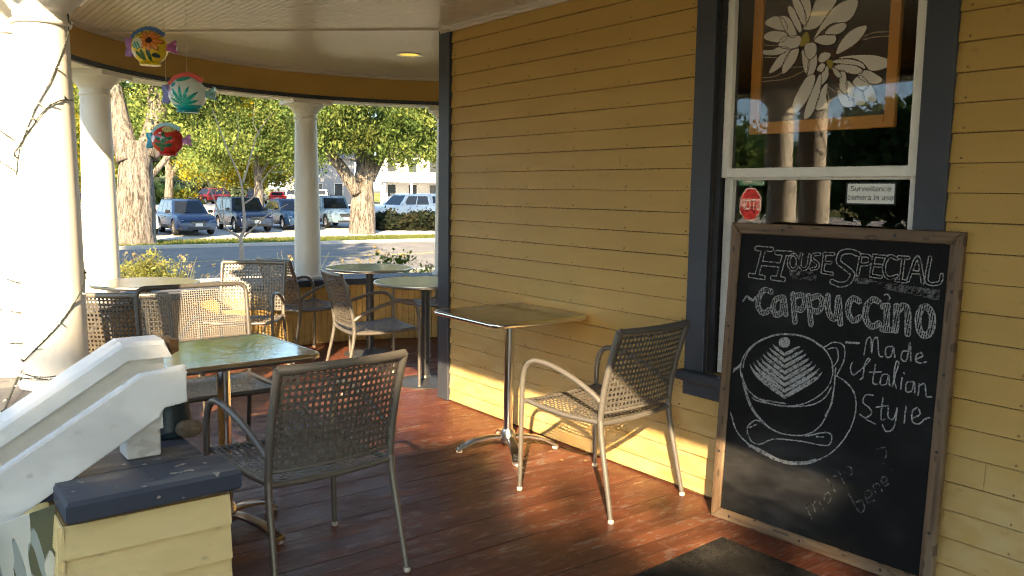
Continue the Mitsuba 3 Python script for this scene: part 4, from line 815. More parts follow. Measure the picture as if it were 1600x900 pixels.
# ================================================================== OUTSIDE
ZG = -0.85
def terrain_z(x, y):
    d = np.maximum(np.asarray(y, float) - 38 + 0 * np.asarray(x, float), 0)
    return ZG + 0.62 * (1 - np.exp(-d / 25.0))
# ground, roads, kerbs
gx = np.unique(np.r_[np.linspace(-420, 420, 43), np.linspace(-60, 80, 57)]); gy = np.unique(np.r_[np.linspace(-420, 480, 46), np.linspace(-40, 140, 73)])
X, Y = np.meshgrid(gx, gy, indexing='ij'); Z = terrain_z(X, Y) - 0.0
n0, n1 = X.shape; idx = np.arange(n0 * n1).reshape(n0, n1)
F = np.vstack([np.stack([idx[:-1, :-1], idx[1:, :-1], idx[1:, 1:]], -1).reshape(-1, 3), np.stack([idx[:-1, :-1], idx[1:, 1:], idx[:-1, 1:]], -1).reshape(-1, 3)])
labels[put('ground', trimesh.Trimesh(np.stack([X, Y, Z], -1).reshape(-1, 3), F, process=False), 'soil_grass', smooth=True)] = {'kind': 'structure'}
def flat(x0, x1, y0, y1, dz, nx=24, ny=24):
    xs, ys = np.linspace(x0, x1, nx), np.linspace(y0, y1, ny); A, B = np.meshgrid(xs, ys, indexing='ij'); C = terrain_z(A, B) + dz
    i = np.arange(nx * ny).reshape(nx, ny)
    f = np.vstack([np.stack([i[:-1, :-1], i[1:, :-1], i[1:, 1:]], -1).reshape(-1, 3), np.stack([i[:-1, :-1], i[1:, 1:], i[:-1, 1:]], -1).reshape(-1, 3)])
    return trimesh.Trimesh(np.stack([A, B, C], -1).reshape(-1, 3), f, process=False)
labels[put('road', cat(flat(-90, 160, 20.5, 33.0, 0.004, 40, 4), flat(-26, -15, -90, 20.5, 0.004, 4, 40)), 'asphalt')] = {'kind': 'structure'}
bs('road_line', base_color=(0.55, 0.42, 0.10), roughness=0.8)
labels[put('road_marking', cat(flat(-14, 120, 26.70, 26.80, 0.008, 60, 2)), 'road_line')] = {'kind': 'structure'}
labels[put('kerb', cat(bx(-14.0, 160, 33.0, 33.18, ZG - 0.2, ZG + 0.13, 0.02), bx(-13.5, 160, 20.25, 20.42, ZG - 0.2, ZG + 0.13, 0.02), bx(-14.95, -14.78, -90, 20.3, ZG - 0.2, ZG + 0.13, 0.02)), 'concrete')] = {'kind': 'structure'}
labels[put('pavement', cat(flat(-12.5, 120, 16.6, 18.4, 0.006, 40, 4), flat(-12.9, -11.3, -80, 18.4, 0.010, 4, 40), flat(-11.3, -3.0, 0.4, 2.2, 0.010, 8, 3)), 'concrete')] = {'kind': 'structure'}
bs('lot_pale', base_color=proc(lambda p, n, uv: mix((0.26, 0.255, 0.245), (0.36, 0.35, 0.335), fbm(p.x * 0.5, p.y * 0.5, 1.0, 4))), roughness=0.9)
labels[put('parking_lot', flat(-70, 120, 37.6, 100, 0.004, 40, 30), 'lot_pale')] = {'kind': 'structure'}
labels[put('porch_steps', cat(*[bx(-2.93 - 0.30 * (i + 1), -2.90 - 0.30 * i, -1.3, 2.35, ZG - 0.05, -0.17 * (i + 1)) for i in range(4)]), 'concrete')] = {'kind': 'structure'}

# grass
def blades(n, region, h0, h1, col, seed, w=0.012, lean=0.35):
    r = np.random.default_rng(seed); x0, x1, y0, y1 = region
    p = np.stack([r.uniform(x0, x1, n), r.uniform(y0, y1, n)], -1); z = terrain_z(p[:, 0], p[:, 1]); h = r.uniform(h0, h1, n); a = r.uniform(0, 2 * np.pi, n); l = r.uniform(0, lean, n) * h; b = r.uniform(0, 2 * np.pi, n)
    d = np.stack([np.cos(a), np.sin(a)], -1) * w; t = np.stack([np.cos(b), np.sin(b)], -1) * l[:, None]
    A = np.c_[p - d, z]; B = np.c_[p + d, z]; C = np.c_[p + t, z + h]
    V = np.stack([A, B, C], 1).reshape(-1, 3); Fc = np.arange(3 * n).reshape(n, 3)
    c = np.asarray(col)[r.integers(0, len(col), n)] * r.uniform(0.75, 1.25, (n, 1))
    return trimesh.Trimesh(V, Fc, process=False), np.repeat(c, 3, 0)
GR = [(0.10, 0.16, 0.03), (0.14, 0.19, 0.035), (0.20, 0.21, 0.06), (0.24, 0.22, 0.10)]
m, c = blades(42000, (-6, 44, 33.2, 37.5), 0.05, 0.16, GR, 1, 0.022)
put('verge_grass', m, 'leaf', color=c, kind='stuff', label='short green grass on the verge between the road and the parked cars', cat='grass')
# leaves and trees
def leaf_cloud(blobs, seed, size=0.11, clump=0.45, per=26, long=1.7, droop=0.3):
    """blobs: (cx, cy, cz, rx, ry, rz, clumps, colours). Leaf-sized rhombs gathered in clumps through the volume."""
    r = np.random.default_rng(seed); P, C = [], []
    for cx, cy, cz, rx, ry, rz, n, cols in blobs:
        d = r.normal(size=(n, 3)); d /= np.linalg.norm(d, axis=1, keepdims=True); q = d * (r.uniform(0.12, 1.0, (n, 1)) ** 0.45)
        q *= 0.78 + 0.45 * meshkit.fbm(d * 2.1 + seed, 3, seed)[:, None]
        ctr = np.array([cx, cy, cz]) + q * np.array([rx, ry, rz])
        k = r.integers(0, len(cols), n); base = np.asarray(cols)[k] * r.uniform(0.5, 1.4, (n, 1))
        cs = clump * r.uniform(0.55, 1.35, (n, 1))
        p = np.repeat(ctr, per, 0) + r.normal(size=(n * per, 3)) * np.repeat(cs, per, 0) * np.array([1, 1, 0.6])
        P.append(p); C.append(np.repeat(base, per, 0) * r.uniform(0.75, 1.3, (n * per, 1)))
    P, C = np.vstack(P), np.vstack(C); n = len(P)
    a = r.normal(size=(n, 3)); a[:, 2] -= droop; a /= np.linalg.norm(a, axis=1, keepdims=True); b = np.cross(a, r.normal(size=(n, 3))); b /= np.linalg.norm(b, axis=1, keepdims=True) + 1e-9
    s = size * np.exp(r.normal(0, 0.42, (n, 1))); b *= s * 0.5; a *= s * 0.5 * long
    V = np.stack([P - a, P + b, P + a, P - b], 1).reshape(-1, 3); i = np.arange(n)[:, None] * 4
    Fc = np.vstack([i + np.array([[0, 1, 2]]), i + np.array([[0, 2, 3]])])
    return trimesh.Trimesh(V, Fc, process=False), np.repeat(C, 4, 0)
def limb(pts, r0, r1, seed, sides=20, n=10, rough_=0.10):
    p = spline(pts, n); rr = np.linspace(1, 0, len(p)) ** 0.9 * (r0 - r1) + r1
    m = tube(p, rr, sides); v = m.vertices
    k = len(p) * sides; base = np.repeat(p, sides, 0); d = v[:k] - base; L = np.linalg.norm(d, axis=1, keepdims=True)
    ang = np.tile(np.arange(sides), len(p)) * 2 * np.pi / sides; hh = np.repeat(np.r_[0, np.cumsum(np.linalg.norm(np.diff(p, axis=0), axis=1))], sides)
    q = np.stack([np.cos(ang) * 3.5, np.sin(ang) * 3.5, hh * 0.8], -1)
    f = 1 + rough_ * (meshkit.fbm(q + seed, 3, seed) - 0.5) * 2 + 0.10 * (meshkit.noise(np.stack([np.cos(ang) * 9, np.sin(ang) * 9, hh * 0.9], -1), seed) - 0.5)
    v[:k] = base + d * f[:, None]; m.vertices = v; return m
DG, MG, YG, YE, OG = (0.058, 0.098, 0.030), (0.14, 0.21, 0.060), (0.28, 0.335, 0.095), (0.48, 0.37, 0.022), (0.12, 0.13, 0.04)
def tree(name, label, limbs, blobs, seed, group=None, **k):
    t = thing(name, label, 'tree', group)
    for i, (pts, r0, r1) in enumerate(limbs):
        put('trunk' if i == 0 else 'limb', limb(pts, r0, r1, seed + i, 40 if r0 > 0.4 else 14), 'bark', t, smooth=True)
    if blobs:
        m, c = leaf_cloud(blobs, seed, **k); put('crown', m, 'leaf', t, color=c, kind='stuff')
    return t
# left big tree (thick pale trunk) and right big tree
tree('old_tree', 'huge old tree with a pale furrowed trunk, left of the blue wagon',
     [([(5.05, 35.75, -0.95), (5.05, 35.75, -0.6), (5.12, 35.8, 0.6), (5.2, 35.9, 2.0), (5.3, 35.95, 3.2)], 0.86, 0.54),
      ([(4.95, 35.9, 2.4), (4.75, 36.4, 4.2), (4.55, 36.9, 6.5), (4.2, 37.4, 9.5)], 0.46, 0.20), ([(5.6, 35.9, 2.6), (6.15, 36.2, 4.3), (6.3, 36.5, 6.3), (7.2, 36.8, 9.5)], 0.46, 0.22), ([(5.7, 35.8, 1.8), (6.5, 35.6, 2.8), (7.2, 35.4, 3.4)], 0.13, 0.06)],
     [(5.2, 36.5, 10.8, 5.5, 5.0, 3.0, 130, [DG, MG, YG]), (7.3, 36.4, 5.6, 2.2, 1.8, 1.5, 120, [MG, YG, YG, DG]), (6.7, 35.8, 4.0, 1.0, 0.9, 0.9, 26, [MG, YG]), (8.8, 37.2, 6.5, 2.4, 2.0, 1.8, 120, [MG, YG, YE])], 11, size=0.066, clump=0.42, per=95)
tree('old_tree', 'big forked tree with drooping green crown, in front of the white pickup',
     [([(17.0, 39.7, -1.0), (17.0, 39.7, -0.65), (17.05, 39.75, 0.3), (17.1, 39.8, 1.5), (17.2, 39.8, 2.4), (17.5, 39.9, 4.2)], 0.76, 0.36),
      ([(16.7, 39.7, 1.3), (15.9, 39.6, 2.4), (15.0, 39.5, 3.5), (14.0, 39.4, 5.6)], 0.36, 0.16), ([(17.5, 39.8, 2.0), (18.6, 39.9, 4.0), (19.5, 40.0, 6.0)], 0.30, 0.14), ([(17.1, 39.8, 2.6), (16.7, 40.0, 4.6), (16.5, 40.2, 7.0)], 0.30, 0.14)],
     [(17.8, 38.9, 6.2, 4.6, 2.8, 2.8, 520, [MG, MG, YG, DG]), (20.8, 38.4, 4.9, 2.3, 1.8, 2.1, 170, [YG, YG, MG]), (15.0, 38.6, 4.7, 2.0, 1.7, 1.6, 130, [MG, DG, YG]), (18.3, 38.2, 3.9, 1.7, 1.3, 1.1, 90, [MG, YG]), (17.5, 39.6, 10.5, 5.0, 4.5, 3.0, 260, [DG, MG])], 23, size=0.058, clump=0.38, per=105, droop=1.0, long=2.2)
# trees behind the lot
tree('background_tree', 'tall green tree behind the parked cars, filling the middle of the street view',
     [([(21.5, 67, -0.6), (21.6, 67, 2), (21.2, 67, 6)], 0.42, 0.2), ([(21.5, 67, 2.2), (23.5, 66.5, 5.5)], 0.18, 0.08)],
     [(21.5, 67, 8.0, 6.5, 4.0, 4.2, 560, [MG, DG, YG]), (18.0, 65.5, 5.2, 3.2, 2.5, 2.6, 200, [MG, YG, YG]), (24.5, 66, 5.2, 3.2, 2.5, 2.4, 200, [MG, DG, YG])], 31, 'trees behind the parking lot', size=0.095, clump=0.6, per=85)
tree('background_tree', 'bright yellow autumn tree low behind the parked cars',
     [([(25.2, 76, -0.5), (25.2, 76, 3.2)], 0.22, 0.12)], [(25.0, 75.0, 3.6, 3.4, 2.4, 1.9, 240, [YE, YE, YG]), (21.0, 76.5, 3.2, 2.6, 2.0, 1.5, 130, [YE, YG])], 37, 'trees behind the parking lot', size=0.095, clump=0.55, per=85)
tree('background_tree', 'yellow-green tree seen between the two left columns', [([(11.0, 84, -0.5), (11.0, 84, 5)], 0.35, 0.2)], [(10.6, 84, 6.5, 6.2, 4.0, 5.6, 420, [YG, YG, YE, MG])], 41, 'trees behind the parking lot', size=0.12, clump=0.7, per=80)
tree('background_tree', 'leafy pale green tree behind the huge old tree', [([(18.0, 80, -0.5), (18.2, 80, 3), (17.5, 80, 6)], 0.4, 0.2), ([(18.1, 80, 2.0), (20.0, 79.5, 5.5)], 0.28, 0.12)], [(20.0, 79, 8.0, 5.0, 4, 4.0, 260, [YG, MG, MG]), (22.5, 78.5, 4.6, 3.2, 2.4, 1.8, 120, [YG, MG])], 43, 'trees behind the parking lot', size=0.11, clump=0.7, per=85)
tree('background_tree', 'white-barked tree right of the yellow tree, beyond the white wagons', [([(33.2, 86, -0.4), (33.2, 86, 3.0), (33.0, 86, 7)], 0.55, 0.3)], [(32.5, 85, 9.0, 6.0, 4, 4.4, 300, [MG, YG, DG])], 47, 'trees behind the parking lot', size=0.12, clump=0.7, per=80)
tree('background_tree', 'brown-leaved tree in front of the white house', [([(43.5, 70, -0.4), (43.5, 70, 4)], 0.2, 0.1)], [(43.5, 70, 5.0, 3.0, 2.2, 2.6, 130, [(0.13, 0.09, 0.035), OG])], 53, 'trees behind the parking lot', size=0.26, clump=0.55)
tree('background_tree', 'dark wooded mass of a tree far behind the middle column', [([(38, 118, -0.3), (38, 118, 5)], 0.5, 0.3)], [(34, 118, 8.0, 11, 4, 7.0, 520, [DG, MG, DG])], 57, 'trees behind the parking lot', size=0.42, clump=1.0)
tree('background_tree', 'dark tree far off at the left of the street view', [([(24, 122, -0.3), (24, 122, 5)], 0.5, 0.3)], [(22, 122, 8.0, 11, 4, 7.5, 520, [DG, MG, YG])], 59, 'trees behind the parking lot', size=0.42, clump=1.0)
# trees west and south, out of view: some added for shade on road and porch, others mirrored in window and table tops
W = 'trees along the side street'
tree('street_tree', 'dense unseen tree west of the porch, added to shade the road', [([(-5.6, 15.2, -0.9), (-5.6, 15.2, 4), (-5.4, 15.0, 8)], 0.42, 0.2)], [(-5.6, 15.2, 7.8, 4.4, 4.4, 3.6, 460, [DG, MG, MG])], 61, W, size=0.22, clump=0.55)  # out of view, put here to shade the road
tree('street_tree', 'unseen street tree towards the sun, crown shaped to dapple porch floor and pier', [([(-13.0, -9.9, -0.9), (-13.0, -9.9, 5)], 0.40, 0.2)], [(-13.35, -9.60, 6.50, 1.55, 1.55, 2.6, 230, [DG, MG, MG]), (-12.25, -10.55, 6.13, 1.15, 1.15, 2.35, 140, [DG, MG, MG])], 71, W, size=0.20, clump=0.30)  # out of view, crown tops shaped to shade pier, rail and near chair
tree('street_tree', 'slim unseen tree added towards the sun to shade the wall by the chalkboard', [([(-10.6, -11.95, -0.9), (-10.6, -11.95, 5)], 0.35, 0.2)], [(-10.6, -11.95, 6.55, 1.85, 1.85, 2.75, 320, [DG, MG, MG])], 73, W, size=0.20, clump=0.34)  # out of view, added to shade the wall beside the chalkboard
for i, (x, y, h, rr, l) in enumerate(((-32, 20, 4.5, 4, 'low dark tree across the side street, mirrored left in the window'), (-33, 10, 9, 5.5, 'dark tree across the side street, mirrored right in the window'), (-30, 2, 9, 5, 'dark tree across the side street, level with the steps'),
                                   (-52, 54, 9, 7, 'tall tree far across the side street'), (-37, 35.2, 4.4, 5.5, 'low dark tree beyond the crossing, mirrored behind the stop sign'), (-30, -14, 8, 5, 'unseen tree across the side street towards the sun, added to cut skylight'), (-10, -26, 8, 5, 'unseen tree behind the house front, added to cut skylight'))):  # last two are out of view, added to dim the skylight
    tree('street_tree', l, [([(x, y, -0.9), (x, y, h * 0.8)], 0.4, 0.15)], [(x, y, h * 0.62, rr, rr, h * 0.52, 360, [DG, MG, DG])], 80 + i, W, size=0.26, clump=0.7)

# shrubs and plants
def shrub(name, label, catg, blobs, seed, group=None, stems=(), **k):
    t = thing(name, label, catg, group); m, c = leaf_cloud(blobs, seed, **k); put('foliage', m, 'leaf', t, color=c, kind='stuff')
    for p in stems: put('stem', tube(spline(p, 5), np.linspace(0.02, 0.008, 5 * (len(p) - 1) + 1), 7), 'bark', t, smooth=True)
JU = [(0.13, 0.175, 0.11), (0.20, 0.25, 0.16), (0.085, 0.12, 0.07)]
for i, (x, y, rx, l) in enumerate(((25.6, 101, 4.2, 'grey-green juniper behind the red off-roader, left part'), (31.0, 100, 4.0, 'grey-green juniper behind the red off-roader, right part'), (20.8, 103, 3.0, 'grey-green juniper left of the red off-roader'))):
    shrub('juniper_shrub', l, 'shrub', [(x, y, 1.2, rx, 2.0, 1.5 - 0.2 * (i == 2), 210, JU)], 101 + i, 'junipers at the back of the lot', [[(x, y, -0.6), (x + 0.1, y, 1.0)]], size=0.26, clump=0.40)
shrub('round_shrub', 'yellow-green round shrub at the back of the lot beside the old trunk', 'shrub', [(20.6, 92, 0.6, 1.5, 1.3, 1.25, 120, [YG, YG, MG])], 111, stems=[[(20.6, 92, -0.6), (20.6, 92, 0.6)]], size=0.20, clump=0.35)
shrub('round_shrub', 'yellow shrub in front of the junipers, left of the red off-roader', 'shrub', [(22.6, 91.5, 0.25, 1.5, 1.1, 0.9, 90, [YE, YG, YG])], 112, stems=[[(22.6, 91.5, -0.6), (22.6, 91.5, 0.3)]], size=0.18, clump=0.3)
DB = [(0.028, 0.038, 0.024), (0.045, 0.055, 0.035), (0.06, 0.06, 0.035)]
for i, (x, y, rx, rz, l) in enumerate(((19.6, 42.0, 1.1, 0.95, 'dark shrub beside the forked tree, in front of the pickup door'), (21.3, 41.4, 1.2, 1.15, 'tall dark shrub in front of the pickup, middle of the row'), (22.7, 40.6, 0.9, 1.1, 'dark shrub in front of the pickup cap, right in the row'))):
    shrub('dark_shrub', l, 'shrub', [(x, y, -0.45, rx, 0.8, rz * 0.60, 190, DB)], 121 + i, 'dark shrubs in front of the pickup', [[(x, y, -0.9), (x, y + 0.05, 0.4)]], size=0.10, clump=0.20)
shrub('dry_shrub', 'orange-tan dry shrub at the right end of the dark shrubs', 'shrub', [(23.0, 39.3, -0.15, 0.55, 0.5, 0.75, 100, [(0.30, 0.17, 0.05), (0.22, 0.15, 0.05)])], 131, stems=[[(23.0, 39.3, -0.9), (23.0, 39.3, 0)]], size=0.09, clump=0.15)
# plants right outside the porch
def clump_grass(label, x, y, n, h, seed, cols, rad=0.45, cat_='grass'):
    r = np.random.default_rng(seed); V, C = [], []; ms = []
    a = r.uniform(0, 2 * np.pi, n); q = r.uniform(0, rad, n) ** 1; hh = h * r.uniform(0.55, 1.1, n); l = r.uniform(0.05, 0.45, n) * hh; b = a + r.normal(0, 0.8, n); w = r.uniform(0.007, 0.013, n)
    P0 = np.stack([x + q * np.cos(a), y + q * np.sin(a), np.full(n, ZG)], -1); D = np.stack([np.cos(b), np.sin(b), 0 * b], -1)
    tt = np.linspace(0, 1, 5); Fc = []
    side = np.stack([-np.sin(b + r.normal(0, 1, n)), np.cos(b), 0 * b], -1)
    rows = []
    for t in tt:
        c = P0 + D * (l * t ** 2)[:, None] + np.array([0, 0, 1]) * (hh * (t - 0.12 * t ** 3))[:, None]; ww = (w * (1 - 0.85 * t))[:, None]
        rows += [c - side * ww, c + side * ww]
    V = np.stack(rows, 1).reshape(-1, 3); i = np.arange(n)[:, None] * 10
    f = np.vstack([i + np.array([[2 * k, 2 * k + 1, 2 * k + 3]]) for k in range(4)] + [i + np.array([[2 * k, 2 * k + 3, 2 * k + 2]]) for k in range(4)])
    col = np.repeat(np.asarray(cols)[r.integers(0, len(cols), n)] * r.uniform(0.8, 1.2, (n, 1)), 10, 0)
    # seed heads
    heads = [];
    k = r.choice(n, n // 9, replace=False)
    for j in k[:60]:
        c = P0[j] + D[j] * l[j] + np.array([0, 0, hh[j] * 0.88]); heads.append(c)
    t = thing('ornamental_grass', label, 'grass', 'grasses along the porch edge'); put('blades', trimesh.Trimesh(V, f, process=False), 'leaf', t, color=col, kind='stuff')
    if heads:
        m, cc = leaf_cloud([(c[0], c[1], c[2], 0.02, 0.02, 0.07, 3, [(0.34, 0.27, 0.15)]) for c in heads], seed, size=0.02, clump=0.018, per=5); put('seed_heads', m, 'leaf', t, color=cc, kind='stuff')
DRY = [(0.36, 0.30, 0.17), (0.28, 0.25, 0.12), (0.20, 0.20, 0.06)]; GRN = [(0.12, 0.18, 0.03), (0.17, 0.22, 0.045), (0.22, 0.24, 0.06)]
for i, (x, y, n, h, cols, l) in enumerate(((-0.2, 11.5, 320, 1.45, DRY, 'dry grass tuft with seed heads, seen above the left chair back'), (1.5, 11.6, 190, 1.40, DRY, 'dry grass tuft left of the middle column'), (2.9, 11.4, 200, 1.42, DRY, 'dry grass tuft right of the middle column'),
                                    (3.9, 10.6, 200, 1.36, DRY, 'dry grass tuft over the round table top'), (4.7, 11.0, 200, 1.40, DRY, 'dry grass tuft in front of the bright road'), (4.9, 9.6, 170, 1.30, DRY, 'dry grass tuft nearest the dark corner post'), (-1.2, 11.8, 90, 1.5, DRY, 'thin dry grass tuft beside the young bare tree'))):
    clump_grass(l, x, y, n, h, 140 + i, cols)
for i, (x, y, rr, l) in enumerate(((2.3, 9.6, 0.55, 'bright green low bush below the middle column'), (3.2, 9.2, 0.6, 'bright green low bush behind the round table'), (4.1, 8.9, 0.55, 'bright green low bush near the dark corner post'))):
    shrub('green_bush', l, 'bush', [(x, y, -0.05, rr, 0.45, 0.62, 150, GRN)], 150 + i, 'green bushes outside the low wall', [[(x, y, -0.9), (x, y, 0.2)]], size=0.022, clump=0.10, per=90)
shrub('feathery_bush', 'pale yellow-green feathery bush by the road, left of the upright chair back', 'bush', [(-0.55, 10.6, 0.05, 0.42, 0.4, 0.62, 130, [(0.22, 0.24, 0.06), (0.30, 0.30, 0.10)]), (-0.15, 10.8, -0.15, 0.4, 0.4, 0.5, 110, [(0.20, 0.22, 0.06), (0.28, 0.27, 0.09)])], 160, stems=[[(-0.5, 10.6, -0.9), (-0.5, 10.6, 0.3)]], size=0.0105, clump=0.075, long=2.6, per=150)
# young bare tree
bt = thing('young_tree', 'slender bare young tree by the road in front of the parked cars', 'tree')
B0 = np.array([5.2, 23.9, 0.0]); rt = np.array([0.80, -0.60, 0.0])
def bp(dx, z, dy=0.0): return B0 + rt * dx + np.array([0.6, 0.8, 0]) * dy + np.array([0, 0, z])
for i, (pts, r0, r1) in enumerate((([(0, ZG), (0.0, -0.3), (-0.03, 0.08)], 0.075, 0.055), ([(-0.03, 0.05), (0.08, 0.35), (0.05, 1.0), (-0.02, 1.7), (-0.35, 2.5), (-0.75, 3.6)], 0.05, 0.012), ([(-0.02, 0.0), (-0.45, 0.30), (-0.75, 1.0), (-1.0, 1.7)], 0.04, 0.010), ([(0.02, 0.05), (0.35, 0.35), (0.62, 0.62), (1.3, 1.0)], 0.030, 0.008),
                       ([(0.05, 1.0), (0.35, 1.25), (0.75, 1.9), (1.1, 2.15)], 0.028, 0.008), ([(0.0, 1.6), (0.22, 2.3), (0.45, 3.0), (0.9, 3.6)], 0.03, 0.008), ([(-0.6, 0.55), (-0.62, 1.2), (-0.5, 1.7)], 0.018, 0.006), ([(0.5, 2.9), (0.3, 3.3), (0.35, 3.8)], 0.014, 0.005), ([(-0.35, 2.5), (-0.15, 3.0), (-0.2, 3.6)], 0.014, 0.005), ([(0.75, 1.9), (1.2, 1.95), (1.5, 2.3)], 0.012, 0.005))):
    p = spline([bp(a, z, 0.05 * i) for a, z in pts], 6); put('trunk' if i == 0 else 'branch', tube(p, np.linspace(r0, r1, len(p)), 9), 'twig', bt, smooth=True)

# ---- cars
bs('car_glass', base_color=(0.012, 0.014, 0.017), roughness=0.04, specular=0.7); bs('tyre', base_color=(0.018, 0.018, 0.019), roughness=0.85); bs('wheel_rim', base_color=(0.55, 0.55, 0.56), metallic=0.9, roughness=0.3)
bs('lamp_clear', base_color=(0.70, 0.72, 0.74), metallic=0.5, roughness=0.12); bs('lamp_red', base_color=(0.35, 0.012, 0.012), roughness=0.15); bs('trim_grey', base_color=(0.30, 0.31, 0.32), metallic=0.8, roughness=0.25); bs('plate_white', base_color=(0.6, 0.62, 0.6), roughness=0.5)
for n_, c_ in (('blue', (0.012, 0.030, 0.085)), ('dark_blue', (0.007, 0.013, 0.040)), ('mid_blue', (0.015, 0.045, 0.11)), ('pale_blue', (0.13, 0.20, 0.27)), ('white', (0.72, 0.73, 0.73)), ('red', (0.22, 0.020, 0.022)), ('bright_red', (0.50, 0.03, 0.05)), ('silver', (0.36, 0.37, 0.38)), ('beige', (0.52, 0.46, 0.38)), ('night', (0.018, 0.02, 0.045))):
    bs('car_' + n_, base_color=c_, roughness=0.28, specular=0.5, clearcoat=1.0, clearcoat_gloss=0.95)
def manifold(m):
    m = m.copy(); m.merge_vertices(); return m3.Manifold(m3.Mesh(np.asarray(m.vertices, np.float32), np.asarray(m.faces, np.uint32)))
def car(name, label, catg, x, y, head, paint, L=4.7, Wd=1.84, H=1.62, belt=0.98, hood=0.98, nose=0.72, clear=0.24, wb=(1.35, -1.35), wr=0.35, ws=(0.95, 0.25), rear=(-1.95, -2.28), bed=None, rails=False, tail=False, group='cars parked in the lot', wt=0.70, n_side=3, grille=True, arches=False):
    """x axis forward. ws: windscreen base and roof front; rear: roof rear and base of the rear window."""
    k = thing(name, label, catg, group, at(x, y, float(terrain_z(x, y)) + 0.004, head)); h = Wd / 2
    xs = np.array([-L / 2, -L / 2 + 0.06, -L / 2 + 0.25, wb[1] - 0.5, wb[1], 0, ws[0], wb[0], L / 2 - 0.45, L / 2 - 0.16, L / 2 - 0.03, L / 2])
    xs = np.unique(np.r_[xs, np.linspace(-L / 2 + 0.3, L / 2 - 0.5, 14)])
    hw = h * (1 - 0.13 * np.clip((xs - (L / 2 - 0.75)) / 0.75, 0, 1) ** 2 - 0.07 * np.clip((-xs - (L / 2 - 0.5)) / 0.5, 0, 1) ** 2)
    zt = np.interp(xs, [-L / 2, -L / 2 + 0.10, rear[1] + 0.1, ws[0], ws[0] + 0.1, L / 2 - 0.35, L / 2 - 0.06, L / 2], [belt - 0.10, belt, belt, belt, hood + 0.02, hood - 0.10 - 0.0, nose, nose - 0.16])
    zb = np.interp(xs, [-L / 2, -L / 2 + 0.3, L / 2 - 0.5, L / 2], [clear + 0.16, clear, clear, clear + 0.04])
    ring = []
    for X_, w_, t_, b_ in zip(xs, hw, zt, zb):
        s = [(w_ * 0.80, b_), (w_ * 0.95, b_ + 0.05), (w_ * 0.985, b_ + 0.16), (w_, b_ + 0.5 * (t_ - b_)), (w_ * 0.992, t_ - 0.16), (w_ * 0.955, t_ - 0.05), (w_ * 0.90, t_ - 0.005), (w_ * 0.5, t_ + 0.012)]
        ring.append([(X_, a, b) for a, b in s] + [(X_, -a, b) for a, b in s[::-1]])
    V = np.array(ring).reshape(-1, 3); n, q = len(xs), 16; Fc = []
    for i in range(n - 1):
        for j in range(q):
            j2 = (j + 1) % q; Fc += [(i * q + j, i * q + j2, (i + 1) * q + j2), (i * q + j, (i + 1) * q + j2, (i + 1) * q + j)]
    Fc += [(0, j + 1, j) for j in range(1, q - 1)] + [((n - 1) * q, (n - 1) * q + j, (n - 1) * q + j + 1) for j in range(1, q - 1)]
    body = trimesh.Trimesh(V, Fc, process=False); trimesh.repair.fix_normals(body)
    M = manifold(body)
    for wx in wb:
        for sd in (1, -1):
            c_ = trimesh.creation.cylinder(wr + 0.055, 0.42, sections=28); c_.apply_transform(rotm(90, (1, 0, 0))); c_.apply_translation((wx, sd * (h - 0.02), wr + 0.02)); M = M - manifold(c_)
    put('body', M, paint, k, smooth=28)
    zb0 = belt - 0.02; wb_, wt_ = h * 0.905, h * wt
    if bed: rear = bed[0]
    roof = [(rear[0], wt_, H - 0.05), (rear[0] + 0.15, wt_ * 0.8, H - 0.005), (ws[1] - 0.2, wt_ * 0.8, H), (ws[1], wt_, H - 0.055)]
    base = [(rear[1], wb_, zb0), (ws[0], wb_, zb0)]
    gh = hull([(a, s * b, c) for a, b, c in roof + base for s in (1, -1)])
    put('cabin', gh, paint, k, smooth=20)
    def quad(A, B, C, D, off):
        A, B, C, D = (np.array(v, float) for v in (A, B, C, D)); nn = np.cross(B - A, D - A); nn /= np.linalg.norm(nn); ctr = (A + B + C + D) / 4
        if nn @ (ctr - np.array([(rear[1] + ws[0]) / 2, 0, H * 0.7])) < 0: nn = -nn
        return hull([v + nn * o for v in (A, B, C, D) for o in (0.001, off)])
    def lerp(a, b, t): return np.array(a) * (1 - t) + np.array(b) * t
    for s in (1, -1):
        Br, Bf, Tf, Tr = (rear[1], s * wb_, zb0), (ws[0], s * wb_, zb0), (ws[1], s * wt_, H - 0.055), (rear[0], s * wt_, H - 0.05)
        e = [0.06, 0.36, 0.66, 0.94] if n_side == 3 else [0.08, 0.52, 0.93]
        for i in range(len(e) - 1):
            a0, a1 = e[i] + 0.018, e[i + 1] - 0.018
            lo = lambda t: lerp(lerp(Br, Bf, t), lerp(Tr, Tf, t), 0.10); hi = lambda t: lerp(lerp(Br, Bf, t), lerp(Tr, Tf, t), 0.88)
            put('side_window', quad(lo(a0), lo(a1), hi(a1), hi(a0), 0.008), 'car_glass', k)
        put('mirror', bx(ws[0] - 0.28, ws[0] - 0.14, *( (h * 0.95, h + 0.16) if s > 0 else (-h - 0.16, -h * 0.95)), belt + 0.02, belt + 0.17, 0.03), 'plain_black' if not bed else paint, k)
        for q_ in ((0.15,) if n_side == 2 else (-0.15, 0.55)):
            put('door_handle', bx(q_ - 0.75, q_ - 0.57, *((h * 0.985, h + 0.025) if s > 0 else (-h - 0.025, -h * 0.985)), belt - 0.17, belt - 0.135, 0.008), paint if not bed else 'plain_black', k)
        put('sill_trim', bx(wb[1] + wr + 0.1, wb[0] - wr - 0.1, *((h * 0.97, h + 0.008) if s > 0 else (-h - 0.008, -h * 0.97)), clear + 0.04, clear + 0.20, 0.01), 'plain_black', k)
